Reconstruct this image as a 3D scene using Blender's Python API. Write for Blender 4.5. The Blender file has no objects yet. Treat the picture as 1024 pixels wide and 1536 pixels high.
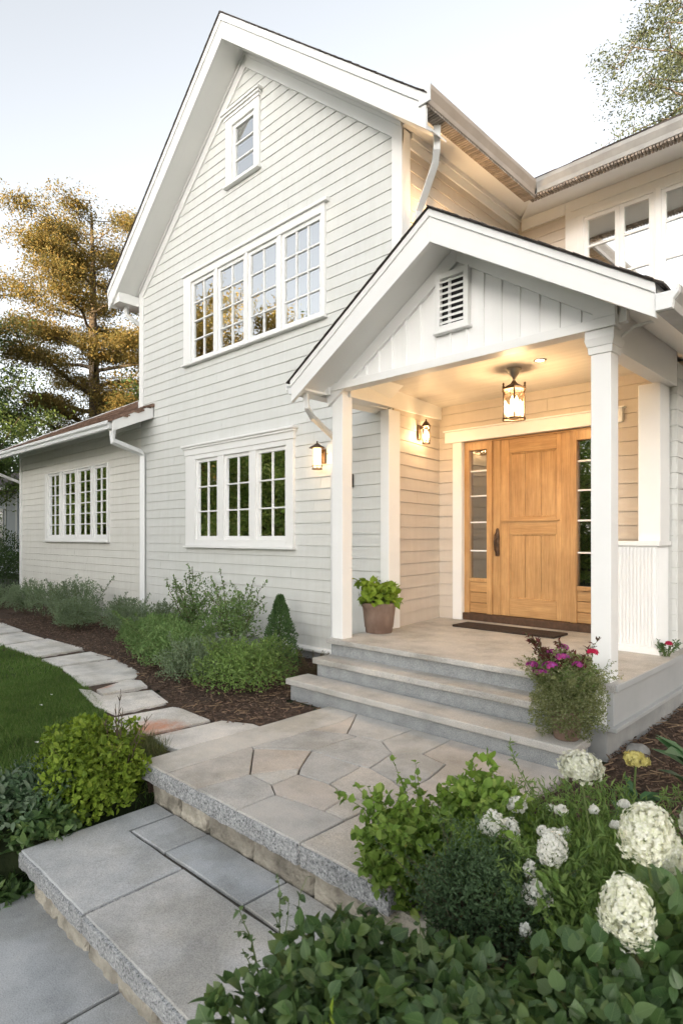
import bpy, math, random
import numpy as np
from mathutils import Vector, noise

# ------------------------------------------------------------------ camera, sky, sun, exposure
scn = bpy.context.scene
C = scn.collection
R = math.radians
cam = bpy.data.cameras.new('camera')
cam.sensor_fit = 'VERTICAL'; cam.sensor_height = 36.0; cam.sensor_width = 24.0
cam.lens = 36.0 * 909 / 1536
cam.shift_y = 37 / 1536
cam.clip_start = 0.05; cam.clip_end = 2000
cam.dof.use_dof = True; cam.dof.focus_distance = 5.5; cam.dof.aperture_fstop = 4.5
camo = bpy.data.objects.new('camera', cam); C.objects.link(camo)
camo.location = (0, 0, 1.48); camo.rotation_euler = (R(90), 0, R(44))
scn.camera = camo

SUN_AZ = Vector((0.25, -0.97, 0)).normalized()     # where the sun stands: low, behind the camera to the right
SUN_EL = R(6.5)
world = bpy.data.worlds.new('World'); scn.world = world; world.use_nodes = True
wt = world.node_tree; wt.nodes.clear()
sky = wt.nodes.new('ShaderNodeTexSky'); sky.sky_type = 'NISHITA'; sky.sun_disc = False
sky.sun_elevation = SUN_EL; sky.sun_rotation = math.atan2(SUN_AZ.x, SUN_AZ.y)
sky.air_density = 0.85; sky.dust_density = 2.4; sky.ozone_density = 1.0
hs = wt.nodes.new('ShaderNodeHueSaturation'); hs.inputs['Saturation'].default_value = 0.22
bg = wt.nodes.new('ShaderNodeBackground'); bg.inputs['Strength'].default_value = 0.15
wo = wt.nodes.new('ShaderNodeOutputWorld')
wt.links.new(sky.outputs[0], hs.inputs['Color']); wt.links.new(hs.outputs[0], bg.inputs['Color'])
wt.links.new(bg.outputs[0], wo.inputs['Surface'])
sl = bpy.data.lights.new('sun', 'SUN'); sl.energy = 4.0; sl.angle = R(0.5); sl.color = (1.0, 0.76, 0.47)
so = bpy.data.objects.new('sun', sl); C.objects.link(so)
sd = Vector((SUN_AZ.x * math.cos(SUN_EL), SUN_AZ.y * math.cos(SUN_EL), math.sin(SUN_EL)))
so.rotation_euler = sd.to_track_quat('Z', 'Y').to_euler(); so.location = (20, -15, 20)
vs = scn.view_settings; vs.view_transform = 'Standard'; vs.look = 'None'; vs.gamma = 1.0
vs.exposure = 2.17
LAMP = 0.52      # scales every lit lamp of the porch

# ------------------------------------------------------------------ helpers
def rng(s): return np.random.default_rng(s)

def tag(o, label=None, cat=None, group=None, kind=None):
    if label: o['label'] = label
    if cat: o['category'] = cat
    if group: o['group'] = group
    if kind: o['kind'] = kind
    return o

def empty(name, loc, label=None, cat=None, group=None, kind=None):
    o = bpy.data.objects.new(name, None); C.objects.link(o); o.location = loc
    o.empty_display_size = 0.2
    return tag(o, label, cat, group, kind)

def world_loc(o):
    p = Vector((0, 0, 0))
    while o is not None:
        p = p + o.location; o = o.parent
    return p

def np_mesh(name, V, F, m, parent=None, smooth=False, origin=None):
    """V (n,3), F (k,s): one mesh object."""
    V = np.asarray(V, dtype=np.float64); F = np.asarray(F, dtype=np.int32)
    off = np.array(world_loc(parent)) if parent is not None else np.array(origin if origin is not None else (0, 0, 0))
    V = V - off
    me = bpy.data.meshes.new(name)
    k, s = F.shape
    me.vertices.add(len(V)); me.vertices.foreach_set('co', V.astype(np.float32).ravel())
    me.loops.add(k * s); me.loops.foreach_set('vertex_index', F.ravel())
    me.polygons.add(k); me.polygons.foreach_set('loop_start', np.arange(0, k * s, s, dtype=np.int32))
    me.polygons.foreach_set('use_smooth', np.full(k, smooth))
    me.update(calc_edges=True); me.validate()
    me.materials.append(m)
    o = bpy.data.objects.new(name, me); C.objects.link(o)
    if parent is not None: o.parent = parent
    elif origin is not None: o.location = origin
    return o

class MB:
    """collects shapes in world coordinates; build() links them as ONE mesh object"""
    def __init__(s): s.v = []; s.f = []; s.cuts = []
    def add(s, vs_, fs):
        b = len(s.v); s.cuts.append((b, len(s.f))); s.v += [tuple(p) for p in vs_]; s.f += [tuple(i + b for i in q) for q in fs]
    def box(s, x0, x1, y0, y1, z0, z1):
        s.add([(x0, y0, z0), (x1, y0, z0), (x1, y1, z0), (x0, y1, z0), (x0, y0, z1), (x1, y0, z1), (x1, y1, z1), (x0, y1, z1)],
              [(0, 3, 2, 1), (4, 5, 6, 7), (0, 1, 5, 4), (1, 2, 6, 5), (2, 3, 7, 6), (3, 0, 4, 7)])
    def hexa(s, p):   # 8 points, bottom ring then top ring
        s.add(p, [(0, 3, 2, 1), (4, 5, 6, 7), (0, 1, 5, 4), (1, 2, 6, 5), (2, 3, 7, 6), (3, 0, 4, 7)])
    def prism(s, poly, ext):   # poly: 3D points, ext: vector
        n = len(poly); e = Vector(ext)
        a = [Vector(p) for p in poly]; b = [p + e for p in a]
        s.add(a + b, [tuple(reversed(range(n))), tuple(range(n, 2 * n))] + [(i, (i + 1) % n, n + (i + 1) % n, n + i) for i in range(n)])
    def tube(s, pts, r, n=8, cap=True):
        pts = [Vector(p) for p in pts]; rs = r if isinstance(r, (list, tuple)) else [r] * len(pts)
        rings = []; up = Vector((0.13, 0.21, 1)).normalized()
        prev = None
        for i, p in enumerate(pts):
            t = (pts[min(i + 1, len(pts) - 1)] - pts[max(i - 1, 0)]).normalized()
            if prev is None:
                a = t.cross(up)
                if a.length < 1e-3: a = t.cross(Vector((1, 0, 0)))
            else: a = prev - t * prev.dot(t)
            a.normalize(); prev = a; b = t.cross(a)
            rings.append([p + (a * math.cos(2 * math.pi * k / n) + b * math.sin(2 * math.pi * k / n)) * rs[i] for k in range(n)])
        V = [q for rg in rings for q in rg]; F = []
        for i in range(len(rings) - 1):
            for k in range(n):
                F.append((i * n + k, i * n + (k + 1) % n, (i + 1) * n + (k + 1) % n, (i + 1) * n + k))
        if cap: F += [tuple(reversed(range(n))), tuple((len(rings) - 1) * n + k for k in range(n))]
        s.add(V, F)
    def rect_tube(s, pts, w, d):   # square downspout along points
        s.tube(pts, [math.hypot(w, d) / 2] * len(pts), n=4)
    def lathe(s, prof, c, n=24, cap=True):
        V = [(c[0] + r * math.cos(2 * math.pi * k / n), c[1] + r * math.sin(2 * math.pi * k / n), c[2] + z) for r, z in prof for k in range(n)]
        F = [(i * n + k, i * n + (k + 1) % n, (i + 1) * n + (k + 1) % n, (i + 1) * n + k) for i in range(len(prof) - 1) for k in range(n)]
        if cap: F += [tuple(reversed(range(n))), tuple((len(prof) - 1) * n + k for k in range(n))]
        s.add(V, F)
    def each(s, name, m, parent=None, bevel=0, smooth=False):
        """every added shape as an object of its own"""
        ends = s.cuts[1:] + [(len(s.v), len(s.f))]; out = []
        for (v0, f0), (v1, f1) in zip(s.cuts, ends):
            q = MB(); q.v = s.v[v0:v1]; q.f = [tuple(i - v0 for i in f) for f in s.f[f0:f1]]
            out.append(q.build(name, m, parent, bevel, smooth))
        return out
    def build(s, name, m, parent=None, bevel=0, smooth=False, origin=None, seg=2):
        off = world_loc(parent) if parent is not None else Vector(origin or (0, 0, 0))
        me = bpy.data.meshes.new(name)
        me.from_pydata([tuple(Vector(p) - off) for p in s.v], [], s.f); me.update()
        me.materials.append(m)
        if smooth:
            for p in me.polygons: p.use_smooth = True
        o = bpy.data.objects.new(name, me); C.objects.link(o)
        if parent is not None: o.parent = parent
        elif origin: o.location = origin
        if bevel:
            b = o.modifiers.new('bevel', 'BEVEL'); b.width = bevel; b.segments = seg; b.limit_method = 'ANGLE'; b.angle_limit = R(40)
            b.harden_normals = False
        return o

class Plane:
    """a wall plane: u along the wall, n out of it; box() is given (u0,u1, depth0,depth1, z0,z1)"""
    def __init__(s, P, u, n): s.P = Vector(P); s.u = Vector(u); s.n = Vector(n)
    def pt(s, u, d, z): return s.P + s.u * u + s.n * d + Vector((0, 0, z))
    def box(s, mb, u0, u1, d0, d1, z0, z1):
        p = s.pt
        mb.hexa([p(u0, d1, z0), p(u1, d1, z0), p(u1, d0, z0), p(u0, d0, z0), p(u0, d1, z1), p(u1, d1, z1), p(u1, d0, z1), p(u0, d0, z1)])

def clap(mb, pl, z0, z1, span, openings=(), h=0.139, t0=0.0125, t1=0.003, jit=0.001, seed=1, gap=0.0028):
    rr = random.Random(seed)
    k = 0
    while z0 + k * h < z1 - 1e-4:
        zb = z0 + k * h; zt = min(zb + h, z1); k += 1
        tb = t0 + rr.uniform(-jit, jit); joint = rr.uniform(3.0, 4.2); joint0 = -20 + rr.uniform(0, 4)
        br = sorted({zb, zt} | {z for o in openings for z in (o[2], o[3]) if zb < z < zt})
        for a, b in zip(br[:-1], br[1:]):
            sa, sb = span(a), span(b)
            if sa is None and sb is None: continue
            if sa is None: sa = (sum(sb) / 2,) * 2
            if sb is None: sb = (sum(sa) / 2,) * 2
            iv = [(sa[0], sb[0], sa[1], sb[1])]
            m = (a + b) / 2
            for o in openings:
                if o[2] < m < o[3]:
                    nv = []
                    for (la, lb, ra, rb) in iv:
                        if o[1] <= min(la, lb) or o[0] >= max(ra, rb): nv.append((la, lb, ra, rb)); continue
                        if o[0] > max(la, lb): nv.append((la, lb, o[0], o[0]))
                        if o[1] < min(ra, rb): nv.append((o[1], o[1], ra, rb))
                    iv = nv
            nv = []      # butt joints between boards
            for (la, lb, ra, rb) in iv:
                c = joint0
                while c < max(ra, rb):
                    if c > max(la, lb) + 0.25 and c < min(ra, rb) - 0.25:
                        nv.append((la, lb, c - 0.0012, c - 0.0012)); la = lb = c + 0.0012
                    c += joint
                nv.append((la, lb, ra, rb))
            iv = nv
            g = gap if (b == zt and zt < z1 - 1e-4) else 0.0
            da = tb + (t1 - tb) * (a - zb) / h; db = tb + (t1 - tb) * (b - g - zb) / h
            for (la, lb, ra, rb) in iv:
                p = pl.pt
                V = [p(la, da, a), p(ra, da, a), p(rb, db, b - g), p(lb, db, b - g), p(la, -0.03, a), p(ra, -0.03, a), p(rb, -0.03, b - g), p(lb, -0.03, b - g), p(rb, -0.03, b), p(lb, -0.03, b)]
                F = [(0, 1, 2, 3), (1, 5, 6, 2), (4, 0, 3, 7)]
                if a == zb: F.append((4, 5, 1, 0))
                if g: F += [(3, 2, 6, 7), (7, 6, 8, 9)]
                mb.add(V, F)

def shingles(mb, A, al, L, up, S, nrm, tab=0.3, ex=0.15, th=0.008, seed=3):
    """courses of shingle tabs on a roof plane: A eave corner, al along the eave, up the slope"""
    rr = random.Random(seed); A = Vector(A); al = Vector(al); up = Vector(up); nrm = Vector(nrm)
    n = int(math.ceil(S / ex))
    for i in range(n):
        s0 = i * ex - (0.0 if i else 0.02); s1 = min((i + 1) * ex + 0.03, S)
        u = -tab * rr.random()
        while u < L:
            w = tab * rr.uniform(0.55, 1.25); a = max(u, 0); b = min(u + w - 0.004, L); u += w
            if b - a < 0.01: continue
            t = th * rr.uniform(0.7, 1.6); q = s0 + rr.uniform(-0.006, 0.006)
            p = [A + al * a + up * q, A + al * b + up * q, A + al * b + up * s1, A + al * a + up * s1]
            top = [p[0] + nrm * t, p[1] + nrm * t, p[2] + nrm * 0.002, p[3] + nrm * 0.002]
            mb.add(p + top, [(4, 5, 6, 7), (0, 1, 5, 4), (1, 2, 6, 5), (3, 0, 4, 7)])

# ------------------------------------------------------------------ materials
def new_mat(name):
    m = bpy.data.materials.new(name); m.use_nodes = True
    nt = m.node_tree; nt.nodes.clear()
    out = nt.nodes.new('ShaderNodeOutputMaterial')
    return m, nt, out

def N(nt, t, **kw):
    n = nt.nodes.new(t)
    for k, v in kw.items(): setattr(n, k, v)
    return n

def coords(nt, scale=(1, 1, 1)):
    g = N(nt, 'ShaderNodeNewGeometry')
    mp = N(nt, 'ShaderNodeMapping'); mp.inputs['Scale'].default_value = scale
    nt.links.new(g.outputs['Position'], mp.inputs['Vector'])
    return g, mp.outputs[0]

def noise_n(nt, vec, scale, detail=4, rough=0.6):
    n = N(nt, 'ShaderNodeTexNoise'); n.inputs['Scale'].default_value = scale; n.inputs['Detail'].default_value = detail
    n.inputs['Roughness'].default_value = rough
    nt.links.new(vec, n.inputs['Vector']); return n

def ramp(nt, fac, stops):
    r = N(nt, 'ShaderNodeValToRGB'); e = r.color_ramp.elements
    while len(e) > 1: e.remove(e[-1])
    e[0].position = stops[0][0]; e[0].color = (*stops[0][1], 1)
    for p, c in stops[1:]:
        x = e.new(p); x.color = (*c, 1)
    nt.links.new(fac, r.inputs[0]); return r

def mixc(nt, a, b, fac, mode='MIX'):
    m = N(nt, 'ShaderNodeMix', data_type='RGBA', blend_type=mode)
    for i, v in ((6, a), (7, b)):
        if hasattr(v, 'is_linked') or hasattr(v, 'links'): nt.links.new(v, m.inputs[i])
        else: m.inputs[i].default_value = (*v, 1)
    if isinstance(fac, (int, float)): m.inputs[0].default_value = fac
    else: nt.links.new(fac, m.inputs[0])
    return m.outputs[2]

def bump(nt, h, strength, dist=0.01):
    b = N(nt, 'ShaderNodeBump'); b.inputs['Strength'].default_value = strength; b.inputs['Distance'].default_value = dist
    nt.links.new(h, b.inputs['Height']); return b.outputs[0]

def surf(name, c1, c2, scale=3.0, rough=0.6, bump_s=0.15, bump_scale=60, bump_d=0.004, stretch=(1, 1, 1), spec=0.4, island=0.0, metallic=0.0, sharp=(0.3, 0.7)):
    """two tones mixed by noise, fine bump, optional per-island tint"""
    m, nt, out = new_mat(name)
    g, v = coords(nt, stretch)
    n = noise_n(nt, v, scale, 6)
    col = ramp(nt, n.outputs[0], [(sharp[0], c1), (sharp[1], c2)]).outputs[0]
    if island:
        mr = N(nt, 'ShaderNodeMapRange'); mr.inputs['To Min'].default_value = 1 - island; mr.inputs['To Max'].default_value = 1 + island
        nt.links.new(g.outputs['Random Per Island'], mr.inputs[0])
        col = mixc(nt, col, mr.outputs[0], 1.0, 'MULTIPLY')
    p = N(nt, 'ShaderNodeBsdfPrincipled'); nt.links.new(col, p.inputs['Base Color'])
    p.inputs['Roughness'].default_value = rough; p.inputs['Specular IOR Level'].default_value = spec; p.inputs['Metallic'].default_value = metallic
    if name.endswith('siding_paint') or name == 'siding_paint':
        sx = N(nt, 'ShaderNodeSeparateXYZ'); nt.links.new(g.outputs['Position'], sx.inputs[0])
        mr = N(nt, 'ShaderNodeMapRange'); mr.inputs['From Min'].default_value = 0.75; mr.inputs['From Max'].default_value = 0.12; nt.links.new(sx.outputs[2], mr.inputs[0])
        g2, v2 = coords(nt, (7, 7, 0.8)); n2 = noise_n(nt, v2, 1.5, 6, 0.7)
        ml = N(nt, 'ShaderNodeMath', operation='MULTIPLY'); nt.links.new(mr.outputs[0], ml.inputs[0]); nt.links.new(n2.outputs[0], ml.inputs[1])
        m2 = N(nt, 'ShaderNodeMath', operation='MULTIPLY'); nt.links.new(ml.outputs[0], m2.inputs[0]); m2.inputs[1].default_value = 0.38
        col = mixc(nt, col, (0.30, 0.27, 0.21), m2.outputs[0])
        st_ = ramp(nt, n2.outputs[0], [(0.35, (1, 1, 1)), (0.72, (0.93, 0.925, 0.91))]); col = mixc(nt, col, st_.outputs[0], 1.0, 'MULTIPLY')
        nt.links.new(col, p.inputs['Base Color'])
    if bump_s:
        b = noise_n(nt, v, bump_scale, 3)
        nt.links.new(bump(nt, b.outputs[0], bump_s, bump_d), p.inputs['Normal'])
    nt.links.new(p.outputs[0], out.inputs[0])
    return m

def leaf_mat(name, cols, trans=0.35, rough=0.55, spec=0.25):
    m, nt, out = new_mat(name)
    g = N(nt, 'ShaderNodeNewGeometry')
    k = len(cols)
    col = ramp(nt, g.outputs['Random Per Island'], [(i / max(k - 1, 1), c) for i, c in enumerate(cols)]).outputs[0]
    n = noise_n(nt, g.outputs['Position'], 1.4, 2)
    v = N(nt, 'ShaderNodeMapRange'); v.inputs['From Min'].default_value = 0.3; v.inputs['From Max'].default_value = 0.7
    v.inputs['To Min'].default_value = 0.75; v.inputs['To Max'].default_value = 1.25
    nt.links.new(n.outputs[0], v.inputs[0])
    col = mixc(nt, col, v.outputs[0], 1.0, 'MULTIPLY')
    p = N(nt, 'ShaderNodeBsdfPrincipled'); p.inputs['Roughness'].default_value = rough; p.inputs['Specular IOR Level'].default_value = spec
    t = N(nt, 'ShaderNodeBsdfTranslucent')
    nt.links.new(col, p.inputs['Base Color']); nt.links.new(col, t.inputs['Color'])
    mx = N(nt, 'ShaderNodeMixShader'); mx.inputs[0].default_value = trans
    nt.links.new(p.outputs[0], mx.inputs[1]); nt.links.new(t.outputs[0], mx.inputs[2]); nt.links.new(mx.outputs[0], out.inputs[0])
    return m

def emit_mat(name, col, s, transp=0.0):
    m, nt, out = new_mat(name)
    e = N(nt, 'ShaderNodeEmission'); e.inputs[0].default_value = (*col, 1); e.inputs[1].default_value = s
    if transp:
        t = N(nt, 'ShaderNodeBsdfTransparent'); mx = N(nt, 'ShaderNodeMixShader'); mx.inputs[0].default_value = transp
        nt.links.new(e.outputs[0], mx.inputs[1]); nt.links.new(t.outputs[0], mx.inputs[2]); nt.links.new(mx.outputs[0], out.inputs[0])
    else: nt.links.new(e.outputs[0], out.inputs[0])
    return m

def pane_mat(name, refl, tint=(0.7, 0.74, 0.72), wob=0.05):
    m, nt, out = new_mat(name)
    g, v = coords(nt)
    n = noise_n(nt, v, 2.2, 1)
    gl = N(nt, 'ShaderNodeBsdfGlossy'); gl.inputs['Roughness'].default_value = 0.0; gl.inputs['Color'].default_value = (0.95, 0.96, 0.96, 1)
    nt.links.new(bump(nt, n.outputs[0], wob, 0.02), gl.inputs['Normal'])
    t = N(nt, 'ShaderNodeBsdfTransparent'); t.inputs[0].default_value = (*tint, 1)
    fr = N(nt, 'ShaderNodeFresnel'); fr.inputs[0].default_value = 1.5
    mr = N(nt, 'ShaderNodeMapRange'); mr.inputs['To Min'].default_value = refl; mr.inputs['To Max'].default_value = 1.0
    nt.links.new(fr.outputs[0], mr.inputs[0])
    mx = N(nt, 'ShaderNodeMixShader'); nt.links.new(mr.outputs[0], mx.inputs[0])
    nt.links.new(t.outputs[0], mx.inputs[1]); nt.links.new(gl.outputs[0], mx.inputs[2]); nt.links.new(mx.outputs[0], out.inputs[0])
    return m

M = {}
M['trim'] = surf('white_trim_paint', (0.80, 0.80, 0.785), (0.84, 0.84, 0.83), 2.5, 0.42, 0.05, 90, 0.002)
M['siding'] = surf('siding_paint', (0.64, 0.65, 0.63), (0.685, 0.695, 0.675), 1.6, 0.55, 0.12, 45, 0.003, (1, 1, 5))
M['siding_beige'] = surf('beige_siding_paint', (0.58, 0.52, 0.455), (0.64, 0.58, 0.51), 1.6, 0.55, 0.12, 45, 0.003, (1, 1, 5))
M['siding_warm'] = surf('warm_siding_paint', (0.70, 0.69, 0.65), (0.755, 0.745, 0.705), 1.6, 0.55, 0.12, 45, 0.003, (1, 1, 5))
M['batten'] = surf('batten_paint', (0.85, 0.85, 0.84), (0.89, 0.89, 0.88), 2.0, 0.5, 0.06, 60, 0.002)
M['soffit'] = surf('soffit_paint', (0.83, 0.83, 0.81), (0.86, 0.86, 0.84), 2.0, 0.6, 0.05, 60, 0.002)
M['gutter'] = surf('gutter_metal', (0.74, 0.75, 0.75), (0.79, 0.80, 0.80), 2.0, 0.35, 0.03, 40, 0.002)
M['gutter_tan'] = surf('sunlit_tint_gutter_metal', (0.42, 0.34, 0.27), (0.53, 0.44, 0.36), 3.0, 0.5, 0.1, 40, 0.003)  # tan puts the warmth of low sunlight into the side gutter's colour
M['gutter_grey'] = surf('grey_gutter_metal', (0.30, 0.29, 0.27), (0.42, 0.41, 0.39), 4.0, 0.4, 0.1, 40, 0.003)
M['slat'] = surf('brown_vent_slat', (0.25, 0.205, 0.165), (0.36, 0.31, 0.26), 18, 0.7, 0.2, 40, 0.003, island=0.25)
M['shingle'] = surf('asphalt_shingle', (0.055, 0.048, 0.045), (0.12, 0.10, 0.09), 40, 0.9, 0.5, 160, 0.004, island=0.45)
M['shingle_brown'] = surf('brown_asphalt_shingle', (0.13, 0.082, 0.06), (0.24, 0.155, 0.115), 30, 0.9, 0.5, 160, 0.004, island=0.4)
M['foundation'] = surf('foundation_concrete', (0.26, 0.27, 0.27), (0.37, 0.375, 0.37), 5, 0.85, 0.4, 50, 0.006)
M['interior'] = surf('interior_plaster', (0.22, 0.20, 0.17), (0.28, 0.25, 0.21), 2, 0.8, 0, 0)
M['iron'] = surf('aged_bronze', (0.05, 0.032, 0.022), (0.14, 0.085, 0.05), 22, 0.45, 0.2, 60, 0.003, metallic=0.6, spec=0.5)
M['steel'] = surf('brushed_nickel', (0.42, 0.38, 0.33), (0.6, 0.56, 0.5), 15, 0.3, 0.05, 60, 0.002, metallic=0.9)
M['black'] = surf('black_plastic', (0.012, 0.012, 0.013), (0.03, 0.03, 0.032), 10, 0.35, 0.05, 60, 0.002)
M['pane'] = pane_mat('window_glass', 0.62)
M['pane_door'] = pane_mat('sidelight_glass', 0.26, (0.45, 0.48, 0.42))
M['pane_low'] = pane_mat('window_glass_low', 0.85)
M['lamp_glass'] = pane_mat('lantern_glass', 0.06, (0.98, 0.93, 0.85), 0.2)
M['bulb'] = emit_mat('warm_bulb', (1.0, 0.72, 0.36), 16)
M['frost'] = emit_mat('frosted_lamp_glass', (1.0, 0.58, 0.22), 2.6, 0.3)
M['spot'] = emit_mat('downlight_lens', (1.0, 0.85, 0.62), 18)
M['curtain'] = surf('lace_curtain', (0.55, 0.55, 0.52), (0.7, 0.7, 0.67), 30, 0.9, 0.3, 50, 0.01)
M['blind'] = surf('beige_blind', (0.33, 0.28, 0.22), (0.38, 0.33, 0.26), 8, 0.9, 0.1, 50, 0.004)
M['bark'] = surf('bark', (0.055, 0.042, 0.03), (0.16, 0.125, 0.09), 7, 0.95, 0.8, 14, 0.04, (1, 1, 0.25))
M['twig'] = surf('twig_bark', (0.06, 0.045, 0.03), (0.13, 0.10, 0.06), 20, 0.9, 0.3, 40, 0.004)
M['greenstem'] = surf('green_stem', (0.08, 0.12, 0.03), (0.14, 0.19, 0.06), 20, 0.7, 0.1, 40, 0.003)
M['mulch'] = surf('bark_mulch', (0.040, 0.027, 0.020), (0.105, 0.070, 0.050), 28, 0.95, 0.9, 45, 0.03)
M['chip'] = surf('mulch_chip', (0.075, 0.05, 0.036), (0.165, 0.11, 0.078), 9, 0.95, 0.3, 60, 0.004, island=0.65)
M['straw'] = surf('dry_stalk', (0.15, 0.10, 0.06), (0.27, 0.19, 0.12), 9, 0.95, 0.2, 60, 0.004, island=0.5)
M['soil'] = surf('lawn_soil', (0.016, 0.024, 0.008), (0.035, 0.05, 0.016), 6, 0.95, 0.6, 30, 0.02)
M['pot'] = surf('weathered_terracotta', (0.15, 0.095, 0.07), (0.30, 0.215, 0.17), 7, 0.85, 0.35, 40, 0.006, (1, 1, 0.35))
M['doormat'] = surf('coir_mat', (0.028, 0.018, 0.013), (0.07, 0.045, 0.03), 60, 0.98, 1.0, 260, 0.01)
M['rock'] = surf('field_rock', (0.2, 0.2, 0.19), (0.33, 0.33, 0.32), 8, 0.85, 0.5, 30, 0.01)

def stone_mat(name, cols, stain=None, speck=0.10, rough=0.75):
    m, nt, out = new_mat(name)
    g, v = coords(nt)
    k = len(cols)
    base = ramp(nt, g.outputs['Random Per Island'], [(i / max(k - 1, 1), c) for i, c in enumerate(cols)])
    n1 = noise_n(nt, v, 3.2, 8, 0.65)
    r1 = ramp(nt, n1.outputs[0], [(0.25, (0.70, 0.71, 0.72)), (0.5, (1.0, 1.0, 1.0)), (0.75, (1.20, 1.17, 1.13))])
    col = mixc(nt, base.outputs[0], r1.outputs[0], 1.0, 'MULTIPLY')
    n2 = noise_n(nt, v, 170, 2)
    r2 = ramp(nt, n2.outputs[0], [(0.32, (1 - speck * 2.6,) * 3), (0.5, (1, 1, 1)), (0.68, (1 + speck * 2,) * 3)])
    col = mixc(nt, col, r2.outputs[0], 1.0, 'MULTIPLY')
    n3 = noise_n(nt, v, 9, 5)
    r3 = ramp(nt, n3.outputs[0], [(0.60, (0, 0, 0)), (0.72, (1, 1, 1))])
    col = mixc(nt, col, (0.43, 0.43, 0.42), mixc(nt, (0, 0, 0), r3.outputs[0], 0.22))
    n6 = noise_n(nt, v, 1.7, 7, 0.62)
    r6 = ramp(nt, n6.outputs[0], [(0.40, (0.80, 0.79, 0.76)), (0.52, (1, 1, 1)), (0.62, (1.07, 1.06, 1.05))])
    col = mixc(nt, col, r6.outputs[0], 1.0, 'MULTIPLY')
    if stain:
        for (sx, sy, rad) in stain:
            d = N(nt, 'ShaderNodeVectorMath', operation='DISTANCE'); nt.links.new(g.outputs['Position'], d.inputs[0]); d.inputs[1].default_value = (sx, sy, -0.02)
            mr = N(nt, 'ShaderNodeMapRange'); mr.inputs['From Min'].default_value = rad; mr.inputs['From Max'].default_value = rad * 0.15
            nt.links.new(d.outputs['Value'], mr.inputs[0])
            n4 = noise_n(nt, v, 11, 8, 0.8)
            mm = N(nt, 'ShaderNodeMath', operation='MULTIPLY'); nt.links.new(mr.outputs[0], mm.inputs[0]); nt.links.new(n4.outputs[0], mm.inputs[1])
            sm = ramp(nt, mm.outputs[0], [(0.22, (0, 0, 0)), (0.55, (0.75,) * 3)])
            col = mixc(nt, col, (0.56, 0.20, 0.085), sm.outputs[0])
    p = N(nt, 'ShaderNodeBsdfPrincipled'); nt.links.new(col, p.inputs['Base Color'])
    p.inputs['Roughness'].default_value = rough; p.inputs['Specular IOR Level'].default_value = 0.35
    b = noise_n(nt, v, 26, 6, 0.7)
    nt.links.new(bump(nt, b.outputs[0], 0.35, 0.006), p.inputs['Normal'])
    nt.links.new(p.outputs[0], out.inputs[0])
    return m

def granite_mat(name, dark, light, scale=110):
    m, nt, out = new_mat(name)
    g, v = coords(nt)
    n1 = noise_n(nt, v, scale, 3, 0.75); n2 = noise_n(nt, v, 9, 4)
    mid = tuple((a + b) / 2 for a, b in zip(dark, light))
    r1 = ramp(nt, n1.outputs[0], [(0.36, dark), (0.47, mid), (0.53, mid), (0.66, light)])
    r2 = ramp(nt, n2.outputs[0], [(0.3, (0.82,) * 3), (0.7, (1.12,) * 3)])
    col = mixc(nt, r1.outputs[0], r2.outputs[0], 1.0, 'MULTIPLY')
    p = N(nt, 'ShaderNodeBsdfPrincipled'); nt.links.new(col, p.inputs['Base Color']); p.inputs['Roughness'].default_value = 0.8
    nt.links.new(bump(nt, n1.outputs[0], 0.7, 0.012), p.inputs['Normal'])
    nt.links.new(p.outputs[0], out.inputs[0]); return m

def wood_mat(name, c0, c1, c2, vertical=True):
    m, nt, out = new_mat(name)
    g, v = coords(nt, (14, 14, 0.9) if vertical else (0.9, 14, 14))
    n = noise_n(nt, v, 1.6, 8, 0.65)
    g2, v2 = coords(nt, (60, 60, 2.2) if vertical else (2.2, 60, 60))
    f = noise_n(nt, v2, 2.0, 3)
    g3, v3 = coords(nt); b = noise_n(nt, v3, 3.5, 3)
    col = ramp(nt, n.outputs[0], [(0.25, c0), (0.5, c1), (0.75, c2)]).outputs[0]
    fr = ramp(nt, f.outputs[0], [(0.3, (0.78, 0.74, 0.70)), (0.6, (1.04, 1.04, 1.04))])
    col = mixc(nt, col, fr.outputs[0], 1.0, 'MULTIPLY')
    br = ramp(nt, b.outputs[0], [(0.3, (0.86, 0.83, 0.80)), (0.65, (1.06, 1.05, 1.04))])
    col = mixc(nt, col, br.outputs[0], 1.0, 'MULTIPLY')
    mr = N(nt, 'ShaderNodeMapRange'); mr.inputs['To Min'].default_value = 0.90; mr.inputs['To Max'].default_value = 1.1
    nt.links.new(g.outputs['Random Per Island'], mr.inputs[0])
    col = mixc(nt, col, mr.outputs[0], 1.0, 'MULTIPLY')
    p = N(nt, 'ShaderNodeBsdfPrincipled'); nt.links.new(col, p.inputs['Base Color']); p.inputs['Roughness'].default_value = 0.42
    nt.links.new(bump(nt, f.outputs[0], 0.15, 0.002), p.inputs['Normal'])
    nt.links.new(p.outputs[0], out.inputs[0]); return m

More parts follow.
